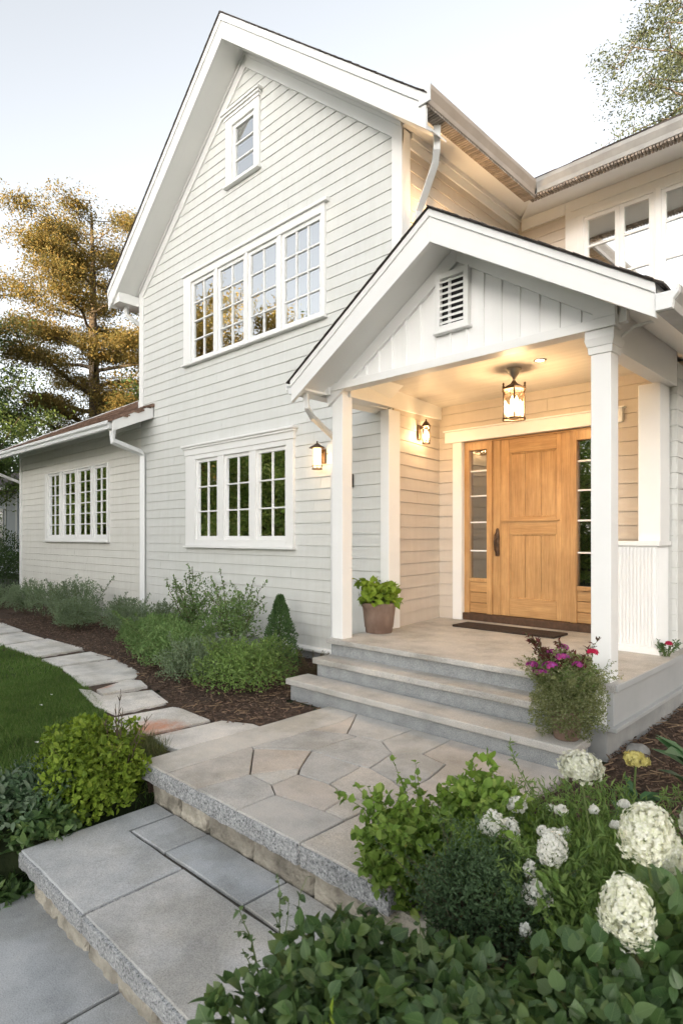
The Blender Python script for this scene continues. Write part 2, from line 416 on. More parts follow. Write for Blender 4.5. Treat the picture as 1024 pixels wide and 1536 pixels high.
M['wood'] = wood_mat('honey_oak', (0.42, 0.235, 0.095), (0.53, 0.315, 0.135), (0.61, 0.39, 0.18))
M['wood_h'] = wood_mat('honey_oak_rail', (0.42, 0.235, 0.095), (0.53, 0.315, 0.135), (0.61, 0.39, 0.18), False)
M['wood_dark'] = surf('dark_sill_wood', (0.05, 0.028, 0.016), (0.11, 0.06, 0.035), 20, 0.6, 0.2, 60, 0.003)
M['flag'] = stone_mat('patio_flagstone', [(0.475, 0.468, 0.45), (0.53, 0.51, 0.475), (0.40, 0.40, 0.395), (0.54, 0.475, 0.415), (0.47, 0.46, 0.435), (0.55, 0.485, 0.425), (0.43, 0.43, 0.42)])
M['blueslab'] = stone_mat('bluestone_slab', [(0.441, 0.457, 0.473), (0.473, 0.478, 0.473), (0.420, 0.441, 0.462), (0.499, 0.488, 0.467)])
M['tread'] = stone_mat('cut_stone_tread', [(0.443, 0.431, 0.408), (0.483, 0.466, 0.437)], rough=0.7)
M['stepstone'] = stone_mat('garden_slab', [(0.594, 0.588, 0.567), (0.636, 0.615, 0.583), (0.562, 0.562, 0.551)], stain=[(-4.36, 2.42, 0.42), (-5.95, 2.68, 0.26)], speck=0.13)
M['granite'] = granite_mat('rough_granite_edge', (0.09, 0.10, 0.105), (0.58, 0.59, 0.60), 85)
M['riser'] = granite_mat('granite_riser', (0.21, 0.225, 0.23), (0.46, 0.475, 0.48), 140)
M['wallstone'] = surf('retaining_wall_stone', (0.18, 0.165, 0.135), (0.52, 0.485, 0.41), 7, 0.9, 1.0, 22, 0.03, island=0.28)
M['grout'] = surf('sand_joint', (0.045, 0.04, 0.033), (0.09, 0.08, 0.066), 40, 0.95, 0.6, 80, 0.006)

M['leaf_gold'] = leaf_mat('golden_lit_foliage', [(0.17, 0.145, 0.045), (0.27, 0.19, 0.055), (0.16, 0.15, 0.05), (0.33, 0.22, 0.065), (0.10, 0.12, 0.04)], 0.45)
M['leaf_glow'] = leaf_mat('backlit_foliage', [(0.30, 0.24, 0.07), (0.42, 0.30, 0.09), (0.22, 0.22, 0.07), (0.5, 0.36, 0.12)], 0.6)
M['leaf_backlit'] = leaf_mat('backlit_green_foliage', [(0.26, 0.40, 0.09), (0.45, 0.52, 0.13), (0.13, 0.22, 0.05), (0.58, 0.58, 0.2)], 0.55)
M['leaf_dark'] = leaf_mat('dark_tree_foliage', [(0.029, 0.058, 0.018), (0.052, 0.091, 0.029), (0.072, 0.111, 0.039)], 0.3)
M['leaf_mid'] = leaf_mat('mid_tree_foliage', [(0.084, 0.138, 0.036), (0.132, 0.192, 0.054), (0.168, 0.216, 0.066)], 0.4)
M['leaf_pale'] = leaf_mat('pale_tree_foliage', [(0.055, 0.07, 0.035), (0.085, 0.105, 0.055), (0.115, 0.135, 0.075)], 0.4)
M['leaf_lime'] = leaf_mat('lime_foliage', [(0.163, 0.250, 0.025), (0.237, 0.338, 0.037), (0.125, 0.206, 0.022), (0.300, 0.388, 0.056)], 0.35)
M['leaf_fresh'] = leaf_mat('fresh_green_foliage', [(0.145, 0.254, 0.041), (0.217, 0.341, 0.058), (0.116, 0.210, 0.036), (0.290, 0.392, 0.087)], 0.35)
M['leaf_grey'] = leaf_mat('grey_green_foliage', [(0.165, 0.232, 0.128), (0.240, 0.307, 0.188), (0.143, 0.203, 0.090)], 0.3)
M['leaf_bed'] = leaf_mat('bed_foliage', [(0.116, 0.209, 0.062), (0.178, 0.287, 0.101), (0.147, 0.232, 0.070), (0.232, 0.326, 0.132)], 0.3)
M['leaf_cone'] = leaf_mat('conifer_foliage', [(0.065, 0.125, 0.045), (0.10, 0.175, 0.065), (0.08, 0.14, 0.045)], 0.2)
M['leaf_ball'] = leaf_mat('blue_green_foliage', [(0.053, 0.097, 0.043), (0.085, 0.141, 0.065), (0.064, 0.114, 0.043)], 0.25)
M['leaf_big'] = leaf_mat('broad_leaf', [(0.086, 0.151, 0.052), (0.126, 0.198, 0.070), (0.104, 0.168, 0.048), (0.162, 0.230, 0.072)], 0.28, 0.42, 0.4)
M['leaf_fern'] = leaf_mat('feathery_foliage', [(0.123, 0.210, 0.051), (0.174, 0.275, 0.072), (0.239, 0.341, 0.102), (0.131, 0.217, 0.072)], 0.35)
def vein_leaf(name, cols, rib):
    m = leaf_mat(name, cols, 0.25, 0.38, 0.5); nt = m.node_tree
    p = [n for n in nt.nodes if n.type == 'BSDF_PRINCIPLED'][0]; src = p.inputs['Base Color'].links[0].from_socket
    at = N(nt, 'ShaderNodeAttribute', attribute_name='blade'); sx = N(nt, 'ShaderNodeSeparateXYZ'); nt.links.new(at.outputs['Vector'], sx.inputs[0])
    def mth(op, a, b=None):
        q = N(nt, 'ShaderNodeMath', operation=op)
        for i, v in enumerate((a, b)):
            if v is None: continue
            if isinstance(v, (int, float)): q.inputs[i].default_value = v
            else: nt.links.new(v, q.inputs[i])
        return q.outputs[0]
    ax = mth('ABSOLUTE', sx.outputs[0]); mid = mth('LESS_THAN', ax, 0.022)
    ph = mth('SINE', mth('MULTIPLY', mth('SUBTRACT', sx.outputs[1], mth('MULTIPLY', ax, 0.75)), 44.0)); side = mth('MULTIPLY', mth('GREATER_THAN', ph, 0.90), 0.5)
    f = mth('MAXIMUM', mid, side); edge = mth('MULTIPLY', mth('POWER', mth('MULTIPLY', ax, 2.0), 3.0), 0.18)
    col = mixc(nt, src, rib, mth('MULTIPLY', f, 0.55)); col = mixc(nt, col, rib, edge)
    for l in list(src.links): nt.links.new(col, l.to_socket) if l.to_node.type in ('BSDF_PRINCIPLED', 'BSDF_TRANSLUCENT') else None
    nt.links.new(bump(nt, mth('SUBTRACT', 1.0, f), 0.5, 0.003), p.inputs['Normal'])
    return m
M['leaf_big'] = vein_leaf('veined_broad_leaf', [(0.045, 0.095, 0.030), (0.075, 0.145, 0.042), (0.060, 0.115, 0.034), (0.105, 0.175, 0.055), (0.13, 0.19, 0.05)], (0.16, 0.24, 0.09))
M['leaf_hosta'] = leaf_mat('hosta_leaf', [(0.060, 0.145, 0.054), (0.085, 0.196, 0.076)], 0.25, 0.4, 0.45)
M['leaf_sage'] = leaf_mat('sage_leaf', [(0.053, 0.105, 0.045), (0.090, 0.150, 0.075), (0.180, 0.232, 0.158), (0.068, 0.128, 0.053)], 0.25, 0.5, 0.35)
M['leaf_red'] = leaf_mat('burgundy_leaf', [(0.06, 0.02, 0.02), (0.12, 0.035, 0.03), (0.07, 0.05, 0.025)], 0.3)
M['leaf_speck'] = leaf_mat('pale_tiny_foliage', [(0.182, 0.208, 0.078), (0.260, 0.280, 0.124), (0.117, 0.156, 0.052), (0.338, 0.351, 0.195)], 0.35)
M['leaf_dry'] = leaf_mat('dry_foliage', [(0.13, 0.09, 0.045), (0.16, 0.13, 0.06), (0.09, 0.07, 0.035)], 0.3)
M['grass'] = leaf_mat('lawn_grass', [(0.067, 0.135, 0.024), (0.092, 0.173, 0.034), (0.122, 0.205, 0.048), (0.178, 0.224, 0.076)], 0.3)
M['petal'] = leaf_mat('cream_petal', [(0.72, 0.72, 0.60), (0.80, 0.80, 0.72), (0.62, 0.64, 0.46), (0.83, 0.83, 0.78)], 0.3)
M['petal_white'] = leaf_mat('white_petal', [(0.78, 0.78, 0.73), (0.84, 0.84, 0.80), (0.70, 0.71, 0.64)], 0.3)
M['petal_yellow'] = leaf_mat('yellow_petal', [(0.62, 0.55, 0.17), (0.72, 0.66, 0.28)], 0.3)
M['petal_pink'] = leaf_mat('magenta_petal', [(0.336, 0.035, 0.187), (0.440, 0.070, 0.255), (0.240, 0.028, 0.170), (0.336, 0.070, 0.340)], 0.3)
M['petal_red'] = leaf_mat('crimson_petal', [(0.40, 0.012, 0.06), (0.52, 0.02, 0.08)], 0.3)

# ------------------------------------------------------------------ terrain
def sstep(t): t = np.clip(t, 0, 1); return t * t * (3 - 2 * t)
def ground_h(x, y):
    x = np.asarray(x, dtype=float); y = np.asarray(y, dtype=float)
    h = -0.50 + 0.45 * sstep((y - 0.3) / 1.4)
    right = -0.42 + 0.37 * sstep((y - 0.6) / 2.8)
    w = sstep((x + 2.2) / 0.8)
    h = h * (1 - w) + right * w
    pit = sstep((x + 3.80) / 0.12) * sstep((-1.62 - x) / 0.12) * sstep((3.55 - y) / 0.12)
    return h * (1 - pit) + (-0.78) * pit
xs = np.concatenate([[-600, -300, -150, -80, -50, -35, -26, -21], np.arange(-18, 4, 0.12), [4.5, 6, 9, 14, 22, 40, 90, 250, 600]])
ys = np.concatenate([[-600, -250, -100, -45, -22, -12, -7, -4.5], np.arange(-3, 7, 0.12), [8, 10, 14, 20, 30, 50, 100, 250, 600]])
gx, gy = np.meshgrid(xs, ys); nz = ground_h(gx, gy)
GV = np.stack([gx.ravel(), gy.ravel(), nz.ravel()], 1)
w = len(xs); ii, jj = np.meshgrid(np.arange(len(xs) - 1), np.arange(len(ys) - 1))
a = (jj * w + ii).ravel(); GF = np.stack([a, a + 1, a + w + 1, a + w], 1)
tag(np_mesh('ground', GV, GF, M['soil'], smooth=True), kind='structure')

# ------------------------------------------------------------------ the house
house = empty('house', (-5, 5.12, 0), 'white clapboard house with steep front gable and lit gabled entrance porch', 'house')
RX, RZ, SL = -6.76, 8.46, 0.83          # ridge x, ridge top, slope of the main roof
YW = 5.12; XL, XR = -9.73, -4.05        # gable wall plane and its corners
YB, YBACK = 4.70, 15.0
YU = 7.70; YD = 6.29                    # upper wing wall, door wall
front = Plane((0, YW, 0), (1, 0, 0), (0, -1, 0))

def soff_z(x): return 8.165 - SL * abs(x - RX)
def gable_span(z):
    half = (8.0 - z) / SL
    if half <= 0.02: return None
    return (max(XL, RX - half), min(XR if z > 3.1 else -4.20, RX + half))

W_SMALL = (-7.207, -6.445, 6.466, 7.40); W_UP = (-8.32, -5.19, 4.14, 5.49); W_LOW = (-8.257, -5.75, 1.346, 2.72); W_WING = (-13.99, -10.92, 1.40, 2.855)
def inset(w, d=0.04): return (w[0] + d, w[1] - d, w[2] + d, w[3] - d)
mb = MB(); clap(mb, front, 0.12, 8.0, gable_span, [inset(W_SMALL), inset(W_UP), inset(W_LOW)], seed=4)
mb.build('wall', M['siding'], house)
# side wall of the gable block, upper part beside the porch roof and lower part inside the recess
side = Plane((XR, 0, 0), (0, 1, 0), (1, 0, 0))
RA, RB = Vector((-4.20, 5.16, 0)), Vector((-4.385, YD + 0.01, 0)); RL = (RB - RA).length; ru = (RB - RA).normalized()
recess = Plane(RA, ru, (ru.y, -ru.x, 0))
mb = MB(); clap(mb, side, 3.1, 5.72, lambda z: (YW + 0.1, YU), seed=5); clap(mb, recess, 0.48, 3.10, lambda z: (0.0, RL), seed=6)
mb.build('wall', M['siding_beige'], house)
door_pl = Plane((0, YD, 0), (1, 0, 0), (0, -1, 0))
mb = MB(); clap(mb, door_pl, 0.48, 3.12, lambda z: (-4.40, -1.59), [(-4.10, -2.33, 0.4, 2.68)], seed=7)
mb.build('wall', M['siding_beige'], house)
# right corner wall behind the porch
rc = Plane((0, 5.88, 0), (1, 0, 0), (0, -1, 0)); rs = Plane((-1.59, 0, 0), (0, 1, 0), (1, 0, 0))
mb = MB(); clap(mb, rc, 0.1, 3.02, lambda z: (-1.78, -1.575), seed=8); clap(mb, rs, 0.1, 3.02, lambda z: (5.863, YU), seed=8)
mb.box(-1.70, -1.62, 5.9, 6.25, 0.1, 3.0)
mb.build('wall', M['siding'], house)
# upper wing wall and its hidden continuation to the right
up_pl = Plane((0, YU, 0), (1, 0, 0), (0, -1, 0))
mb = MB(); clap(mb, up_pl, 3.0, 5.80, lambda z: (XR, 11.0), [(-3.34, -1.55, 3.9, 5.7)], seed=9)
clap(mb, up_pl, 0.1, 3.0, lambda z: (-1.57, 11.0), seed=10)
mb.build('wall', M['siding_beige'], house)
# wing wall
mb = MB(); clap(mb, front, 0.12, 3.45, lambda z: (-15.6, XL), [inset(W_WING)], seed=11)
mb.build('wall', M['siding_warm'], house)
# plain back and end walls close the shell
mb = MB()
mb.box(XL, XL + 0.12, YW + 0.02, YBACK, 0, 5.75); mb.box(XL, XR, YBACK - 0.12, YBACK, 0, 5.6); mb.box(-4.20, XR - 0.03, YU + 0.02, YBACK, 0, 5.6)
mb.prism([(XL, YBACK - 0.1, 5.55), (XR, YBACK - 0.1, 5.55), (RX, YBACK - 0.1, 8.1)], (0, 0.1, 0))
mb.box(-15.62, -15.5, YW + 0.02, 12.6, 0, 3.4); mb.box(-15.6, XL, 12.5, 12.62, 0, 3.4); mb.prism([(-15.56, YW, 3.38), (-15.56, 12.5, 3.38), (-15.56, 8.8, 5.35)], (0.1, 0, 0))
mb.box(XR, 11, 13.9, 14, 0, 5.6); mb.box(10.9, 11, YU + 0.02, 13.9, 0, 5.6)
mb.prism([(10.92, YU, 5.6), (10.92, 14, 5.6), (10.92, 10.85, 7.1)], (0.08, 0, 0))
mb.box(XR - 0.14, XR - 0.03, YW + 0.05, YD, 3.12, 5.75); mb.prism([(-4.25, 5.16, 0.45), (-4.435, 6.3, 0.45), (-4.6, 6.3, 0.45), (-4.6, 5.16, 0.45)], (0, 0, 2.7)); mb.box(-4.45, -1.62, YD + 0.16, YD + 0.24, 0.45, 3.1)
mb.each('wall', M['interior'], house)
mb = MB(); mb.box(XL + 0.13, XR - 0.15, YW + 0.2, YBACK - 0.15, 0.40, 0.47); mb.box(XL + 0.13, XR - 0.15, YW + 0.2, YBACK - 0.15, 3.10, 3.30)
mb.box(-15.45, XL - 0.02, YW + 0.2, 12.4, 0.40, 0.47); mb.box(XL + 0.13, XR - 0.15, YW + 0.2, YBACK - 0.15, 5.75, 5.9)
mb.box(-4.0, 10.8, YU + 0.2, 13.8, 3.1, 3.3); mb.box(-4.0, -1.65, YD + 0.3, 13.8, 0.4, 0.47)
mb.box(-9.5, -4.3, 9.0, 9.1, 0.47, 5.7); mb.box(-15.4, -9.8, 9.4, 9.5, 0.47, 3.3); mb.box(-4.0, 10.8, 10.5, 10.6, 0.47, 5.6)
mb.each('interior_floor', M['interior'], house)

# foundation
mb = MB()
mb.box(-15.58, XR, YW - 0.004, YW + 0.2, -0.5, 0.115); mb.box(-1.60, -1.585, 5.87, YU, -0.5, 0.1)
mb.box(-1.75, -1.56, 4.20, 5.86, -0.5, 0.20); mb.box(-1.58, 11, YU - 0.005, YU + 0.2, -0.5, 0.1)
mb.build('foundation', M['foundation'], house, bevel=0.004)
mb = MB(); mb.box(-5.85, XR - 0.1, YW - 0.065, YW - 0.006, 0.09, 0.135); mb.tube([(-5.85, YW - 0.05, 0.105), (-4.28, YW - 0.05, 0.105)], 0.032, 10)
mb.build('water_table', M['trim'], house, bevel=0.004)

# corner boards, frieze, rake trim
mb = MB()
mb.box(XL - 0.03, XL + 0.10, YW - 0.028, YW + 0.05, 3.66, 5.72)
mb.box(XL - 0.034, XL - 0.004, YW - 0.026, YW + 0.13, 3.66, 5.72)
mb.box(XR - 0.115, XR + 0.028, YW - 0.03, YW + 0.0, 3.13, 5.85)
mb.box(XR - 0.03, XR + 0.026, YW + 0.002, YW + 0.12, 3.13, 5.85)
mb.box(-15.64, -15.50, YW - 0.028, YW + 0.1, 0.10, 3.42)
mb.each('corner_board', M['trim'], house, bevel=0.004)
mb = MB()   # raking frieze under the gable soffit
for sgn, x1 in ((-1, XL - 0.03), (1, XR + 0.028)):
    zt0, zt1 = soff_z(RX), soff_z(x1)
    mb.prism([(RX, YW - 0.031, zt0 - 0.205), (x1, YW - 0.031, zt1 - 0.205), (x1, YW - 0.031, zt1 + 0.02), (RX, YW - 0.031, zt0 + 0.02)], (0, 0.04, 0))
    mb.prism([(RX, YW - 0.05, zt0 - 0.05), (x1, YW - 0.05, zt1 - 0.05), (x1, YW - 0.05, zt1 + 0.02), (RX, YW - 0.05, zt0 + 0.02)], (0, 0.018, 0))
mb.box(XR + 0.001, XR + 0.03, YW + 0.125, YU, 5.69, 5.86)
mb.box(XR + 0.031, XR + 0.055, YW + 0.125, YU, 5.79, 5.87)
mb.box(XR + 0.06, -3.385, YU - 0.03, YU - 0.001, 5.66, 5.82)
mb.each('frieze_board', M['trim'], house, bevel=0.003)

# main roof: deck, shingles, barge boards, soffits
def slope_quad(x0, x1, y0, y1, zt, th):   # slab whose top follows the main roof
    f = lambda x: RZ - SL * abs(x - RX) + zt
    return [(x0, y0, f(x0) - th), (x1, y0, f(x1) - th), (x1, y1, f(x1) - th), (x0, y1, f(x0) - th), (x0, y0, f(x0)), (x1, y0, f(x1)), (x1, y1, f(x1)), (x0, y1, f(x0))]
XE0, XE1 = RX - 3.33, RX + 3.33
mb = MB(); mb.hexa(slope_quad(XE0, RX, YB + 0.01, YBACK + 0.4, 0.0, 0.09)); mb.hexa(slope_quad(RX, XE1 - 0.10, YB + 0.01, 6.90, 0.0, 0.09)); mb.hexa(slope_quad(RX, XR - 0.1, 6.90, YBACK + 0.4, 0.0, 0.09))
roof = mb.build('roof', M['trim'], house)
k = math.hypot(1, SL)
mb = MB()
shingles(mb, (XE0 - 0.03, YB - 0.035, RZ - SL * 3.355 + 0.006), (0, 1, 0), 10.7, (1 / k, 0, SL / k), 3.36 * k, (-SL / k, 0, 1 / k), seed=21)
shingles(mb, (XE1 - 0.02, YB - 0.035, RZ - SL * 3.31 + 0.006), (0, 1, 0), 2.22, (-1 / k, 0, SL / k), 3.31 * k, (SL / k, 0, 1 / k), seed=22)
shingles(mb, (XR - 0.1, 6.90, RZ - SL * (XR - 0.1 - RX) + 0.006), (0, 1, 0), 8.5, (-1 / k, 0, SL / k), (XR - 0.1 - RX) * k, (SL / k, 0, 1 / k), seed=26)
for sgn, xe in ((-1, XE0 - 0.03), (1, XE1 + 0.03)):   # thin dark drip edge along the rake
    ze = RZ - SL * abs(xe - RX)
    mb.prism([(RX, YB - 0.03, RZ + 0.001), (xe, YB - 0.03, ze + 0.001), (xe, YB - 0.03, ze + 0.016), (RX, YB - 0.03, RZ + 0.018)], (0, 0.12, 0))
mb.build('shingles', M['shingle'], roof)
mb = MB()
for sgn, xe in ((-1, XE0), (1, XE1)):
    ze = RZ - SL * abs(xe - RX)
    mb.prism([(RX, YB, RZ - 0.335), (xe, YB, ze - 0.335), (xe, YB, ze), (RX, YB, RZ)], (0, 0.035, 0))
    mb.prism([(RX, YB - 0.018, RZ - 0.10), (xe, YB - 0.018, ze - 0.10), (xe, YB - 0.018, ze - 0.001), (RX, YB - 0.018, RZ - 0.001)], (0, 0.017, 0))
mb.each('barge_board', M['trim'], house, bevel=0.003)
mb = MB()
for x0, x1 in ((XE0 + 0.03, RX), (RX, XE1 - 0.03)):
    za, zb = soff_z(x0), soff_z(x1)
    mb.prism([(x0, YB + 0.036, za), (x1, YB + 0.036, zb), (x1, YB + 0.036, zb + 0.02), (x0, YB + 0.036, za + 0.02)], (0, 0.36, 0))
    mb.prism([(x0, YB + 0.036, za - 0.02), (x1, YB + 0.036, zb - 0.02), (x1, YB + 0.036, zb - 0.001), (x0, YB + 0.036, za - 0.001)], (0, 0.10, 0))
# left eave return and sloping soffit on the right side and under the upper wing eave
mb.box(XE0 + 0.02, XL - 0.035, YB + 0.04, YW + 0.3, 5.44, 5.60)
mb.hexa([(XR + 0.03, YB + 0.4, 5.86), (-3.46, YB + 0.04, 5.62), (-3.46, 6.92, 5.62), (XR + 0.03, YU, 5.86), (XR + 0.03, YB + 0.4, 5.875), (-3.46, YB + 0.04, 5.635), (-3.46, 6.92, 5.635), (XR + 0.03, YU, 5.875)])
mb.hexa([(-3.46, 6.915, 5.622), (11, 6.915, 5.622), (11, YU - 0.004, 5.815), (XR + 0.03, YU - 0.004, 5.815), (-3.46, 6.915, 5.64), (11, 6.915, 5.64), (11, YU - 0.004, 5.83), (XR + 0.03, YU - 0.004, 5.83)])
mb.box(XE0 + 0.03, XL - 0.03, YW + 0.3, YBACK, 5.44, 5.46)
mb.each('soffit', M['soffit'], house, bevel=0.002)

# upper wing roof
UZ0, USL = 5.79, 0.42
mb = MB()
mb.hexa([(-3.55, 6.93, UZ0 - 0.07), (11.4, 6.93, UZ0 - 0.07), (11.4, 10.9, UZ0 - 0.07 + USL * 3.97), (-6.6, 10.9, UZ0 - 0.07 + USL * 3.97), (-3.55, 6.93, UZ0), (11.4, 6.93, UZ0), (11.4, 10.9, UZ0 + USL * 3.97), (-6.6, 10.9, UZ0 + USL * 3.97)])
mb.hexa([(-6.6, 10.9, UZ0 - 0.07 + USL * 3.97), (11.4, 10.9, UZ0 - 0.07 + USL * 3.97), (11.4, 14.5, UZ0 - 0.07), (-3.6, 14.5, UZ0 - 0.07), (-6.6, 10.9, UZ0 + USL * 3.97), (11.4, 10.9, UZ0 + USL * 3.97), (11.4, 14.5, UZ0), (-3.6, 14.5, UZ0)])
uroof = mb.build('roof', M['trim'], house)
mb = MB(); k2 = math.hypot(1, USL)
shingles(mb, (-3.5, 6.87, UZ0 - 0.01), (1, 0, 0), 14.8, (0, 1 / k2, USL / k2), 4.0 * k2, (0, -USL / k2, 1 / k2), th=0.02, seed=23)
mb.build('shingles', M['shingle'], uroof)
# gutters of the high eaves (tan one on the side, grey one on the wing) with ribbed vent strips below
mb = MB()
GX = -3.47
def gut_x(m_, xo, y0, y1, z0, z1, w=0.12, sgn=1):   # K-style gutter running along Y; outer face at xo
    prof = [(xo - sgn * w, z0 + 0.0), (xo - sgn * 0.035, z0), (xo - sgn * 0.03, z0 + 0.05), (xo, z1 - 0.045), (xo, z1), (xo - sgn * 0.014, z1), (xo - sgn * 0.016, z1 - 0.03), (xo - sgn * w, z1 - 0.03)]
    m_.prism([(x, y0, z) for x, z in prof], (0, y1 - y0, 0))
def gut_y(m_, yo, x0, x1, z0, z1, w=0.12):
    prof = [(yo + w, z0), (yo + 0.035, z0), (yo + 0.03, z0 + 0.05), (yo, z1 - 0.045), (yo, z1), (yo + 0.014, z1), (yo + 0.016, z1 - 0.03), (yo + w, z1 - 0.03)]
    m_.prism([(x0, y, z) for y, z in prof], (x1 - x0, 0, 0))
gut_x(mb, GX + 0.10, YB + 0.0, 6.88, 5.60, 5.765)
mb.build('gutter', M['gutter_tan'], house, bevel=0.003)
mb = MB(); gut_y(mb, 6.84, GX + 0.09, 11.3, 5.615, 5.775)
mb.build('gutter', M['gutter_grey'], house, bevel=0.003)
mb = MB(); mb.box(GX - 0.03, GX + 0.105, YB - 0.02, YB - 0.002, 5.595, 5.775)
mb.build('gutter_cap', M['gutter'], house, bevel=0.004)
mb = MB()
n = 62
for i in range(n):
    y = YB + 0.02 + (6.88 - YB) * i / n
    mb.hexa([(GX - 0.075, y, 5.575), (GX + 0.06, y, 5.570), (GX + 0.06, y + 0.024, 5.570), (GX - 0.075, y + 0.024, 5.575), (GX - 0.075, y, 5.592), (GX + 0.06, y, 5.592), (GX + 0.06, y + 0.024, 5.592), (GX - 0.075, y + 0.024, 5.592)])
mb.box(GX - 0.078, GX + 0.062, YB + 0.01, 6.9, 5.593, 5.599)
for i in range(330):
    x = GX - 0.02 + i * 0.036
    mb.box(x, x + 0.024, 6.885, 6.985, 5.588, 5.618)
mb.build('vent_strip', M['slat'], house)

# wing roof
WE, WZ, WS = 4.42, 3.33, 0.5
mb = MB()
def wz(y): return WZ + WS * (y - WE)
mb.hexa([(-15.95, WE, WZ - 0.06), (-9.3, WE, WZ - 0.06), (-9.3, YW - 0.02, wz(YW - 0.02) - 0.06), (-15.95, YW - 0.02, wz(YW - 0.02) - 0.06), (-15.95, WE, WZ), (-9.3, WE, WZ), (-9.3, YW - 0.02, wz(YW - 0.02)), (-15.95, YW - 0.02, wz(YW - 0.02))])
mb.hexa([(-15.95, YW - 0.02, wz(YW - 0.02) - 0.06), (XL - 0.04, YW - 0.02, wz(YW - 0.02) - 0.06), (XL - 0.04, 8.8, wz(8.8) - 0.06), (-15.95, 8.8, wz(8.8) - 0.06), (-15.95, YW - 0.02, wz(YW - 0.02)), (XL - 0.04, YW - 0.02, wz(YW - 0.02)), (XL - 0.04, 8.8, wz(8.8)), (-15.95, 8.8, wz(8.8))])
mb.hexa([(-15.95, 8.8, wz(8.8) - 0.06), (XL - 0.04, 8.8, wz(8.8) - 0.06), (XL - 0.04, 13.1, WZ - 0.06), (-15.95, 13.1, WZ - 0.06), (-15.95, 8.8, wz(8.8)), (XL - 0.04, 8.8, wz(8.8)), (XL - 0.04, 13.1, WZ), (-15.95, 13.1, WZ)])
wroof = mb.build('roof', M['trim'], house)
mb = MB(); k3 = math.hypot(1, WS)
shingles(mb, (-15.97, WE - 0.03, WZ - 0.008), (1, 0, 0), 6.69, (0, 1 / k3, WS / k3), 0.70 * k3, (0, -WS / k3, 1 / k3), th=0.014, seed=24)
shingles(mb, (-15.97, YW - 0.02, wz(YW - 0.02) + 0.002), (1, 0, 0), 6.19, (0, 1 / k3, WS / k3), 3.7 * k3, (0, -WS / k3, 1 / k3), th=0.014, seed=25)
rr = random.Random(9)
for i in range(26):   # worn shingles curling at the right rake
    y = WE + 0.68 * rr.random(); x = -9.31 - 0.5 * rr.random() ** 2
    mb.box(x - 0.06, x + 0.05, y, y + 0.09, wz(y) + 0.01, wz(y) + 0.025 + 0.03 * rr.random())
mb.build('shingles', M['shingle_brown'], wroof)
mb = MB()
mb.prism([(-9.315, WE - 0.02, WZ - 0.17), (-9.315, YW - 0.02, wz(YW) - 0.21), (-9.315, YW - 0.02, wz(YW) - 0.003), (-9.315, WE - 0.02, WZ - 0.006)], (0.03, 0, 0))
mb.prism([(-15.975, WE - 0.02, WZ - 0.15), (-15.975, 8.8, wz(8.8) - 0.15), (-15.975, 8.8, wz(8.8) + 0.035), (-15.975, WE - 0.02, WZ + 0.035)], (0.03, 0, 0))
mb.box(XL - 0.06, XL - 0.036, YW - 0.0, 8.8, 3.6, 3.72)
mb.prism([(XL - 0.058, YW - 0.03, wz(YW) + 0.0), (XL - 0.058, 8.6, wz(8.6) + 0.0), (XL - 0.058, 8.6, wz(8.6) + 0.13), (XL - 0.058, YW - 0.03, wz(YW) + 0.13)], (0.022, 0, 0))
mb.each('rake_board', M['trim'], house, bevel=0.003)
mb = MB(); mb.hexa([(-15.93, WE + 0.02, 3.20), (-9.32, WE + 0.02, 3.20), (-9.32, YW - 0.015, 3.46), (-15.93, YW - 0.015, 3.46), (-15.93, WE + 0.02, 3.22), (-9.32, WE + 0.02, 3.22), (-9.32, YW - 0.015, 3.48), (-15.93, YW - 0.015, 3.48)]); mb.box(-15.6, -9.70, YW - 0.045, YW - 0.016, 3.36, 3.46)
mb.each('soffit', M['soffit'], house)
mb = MB(); gut_y(mb, WE - 0.08, -16.0, -9.36, 3.205, 3.33)
mb.build('gutter', M['gutter'], house, bevel=0.003)

# downspouts
def downspout(pts, w=0.075, d=0.06, mat='gutter'):
    b = MB(); b.tube(pts, math.hypot(w, d) / 2 * 0.92, 4, cap=True)
    o = b.build('downspout', M[mat], house, bevel=0.008)
    return o
downspout([(-9.44, 4.47, 3.21), (-9.44, 4.47, 3.02), (-9.56, YW - 0.10, 2.90), (-9.57, YW - 0.06, 2.84), (-9.57, YW - 0.06, 1.6), (-9.57, YW - 0.06, 0.0)], 0.10, 0.08)
downspout([(-15.85, 4.45, 3.21), (-15.85, 4.47, 3.05), (-15.66, YW + 0.05, 2.76), (-15.68, YW + 0.12, 2.66)], 0.065, 0.05)
downspout([(-3.52, 5.02, 5.60), (-3.54, 5.04, 5.36), (-3.60, 5.10, 5.28), (-3.93, 5.28, 5.00), (-3.97, 5.30, 4.92), (-3.97, 5.30, 3.3)], 0.085, 0.07)
downspout([(-4.33, 3.98, 2.90), (-4.33, 4.0, 2.74), (-4.42, 4.15, 2.68), (-4.97, YW - 0.10, 2.63), (-5.02, YW - 0.06, 2.56), (-5.02, YW - 0.06, 1.2), (-5.02, YW - 0.06, 0.16)], 0.06, 0.05)
downspout([(-9.95, 4.95, 5.45), (-9.95, 4.97, 5.30), (-9.80, YW + 0.08, 5.12), (-9.80, YW + 0.09, 4.9)], 0.08, 0.06)
mb = MB(); gut_x(mb, XE0 - 0.13, YB + 0.05, 14.9, 5.52, 5.67, 0.12, -1)
mb.build('gutter', M['gutter'], house, bevel=0.003)

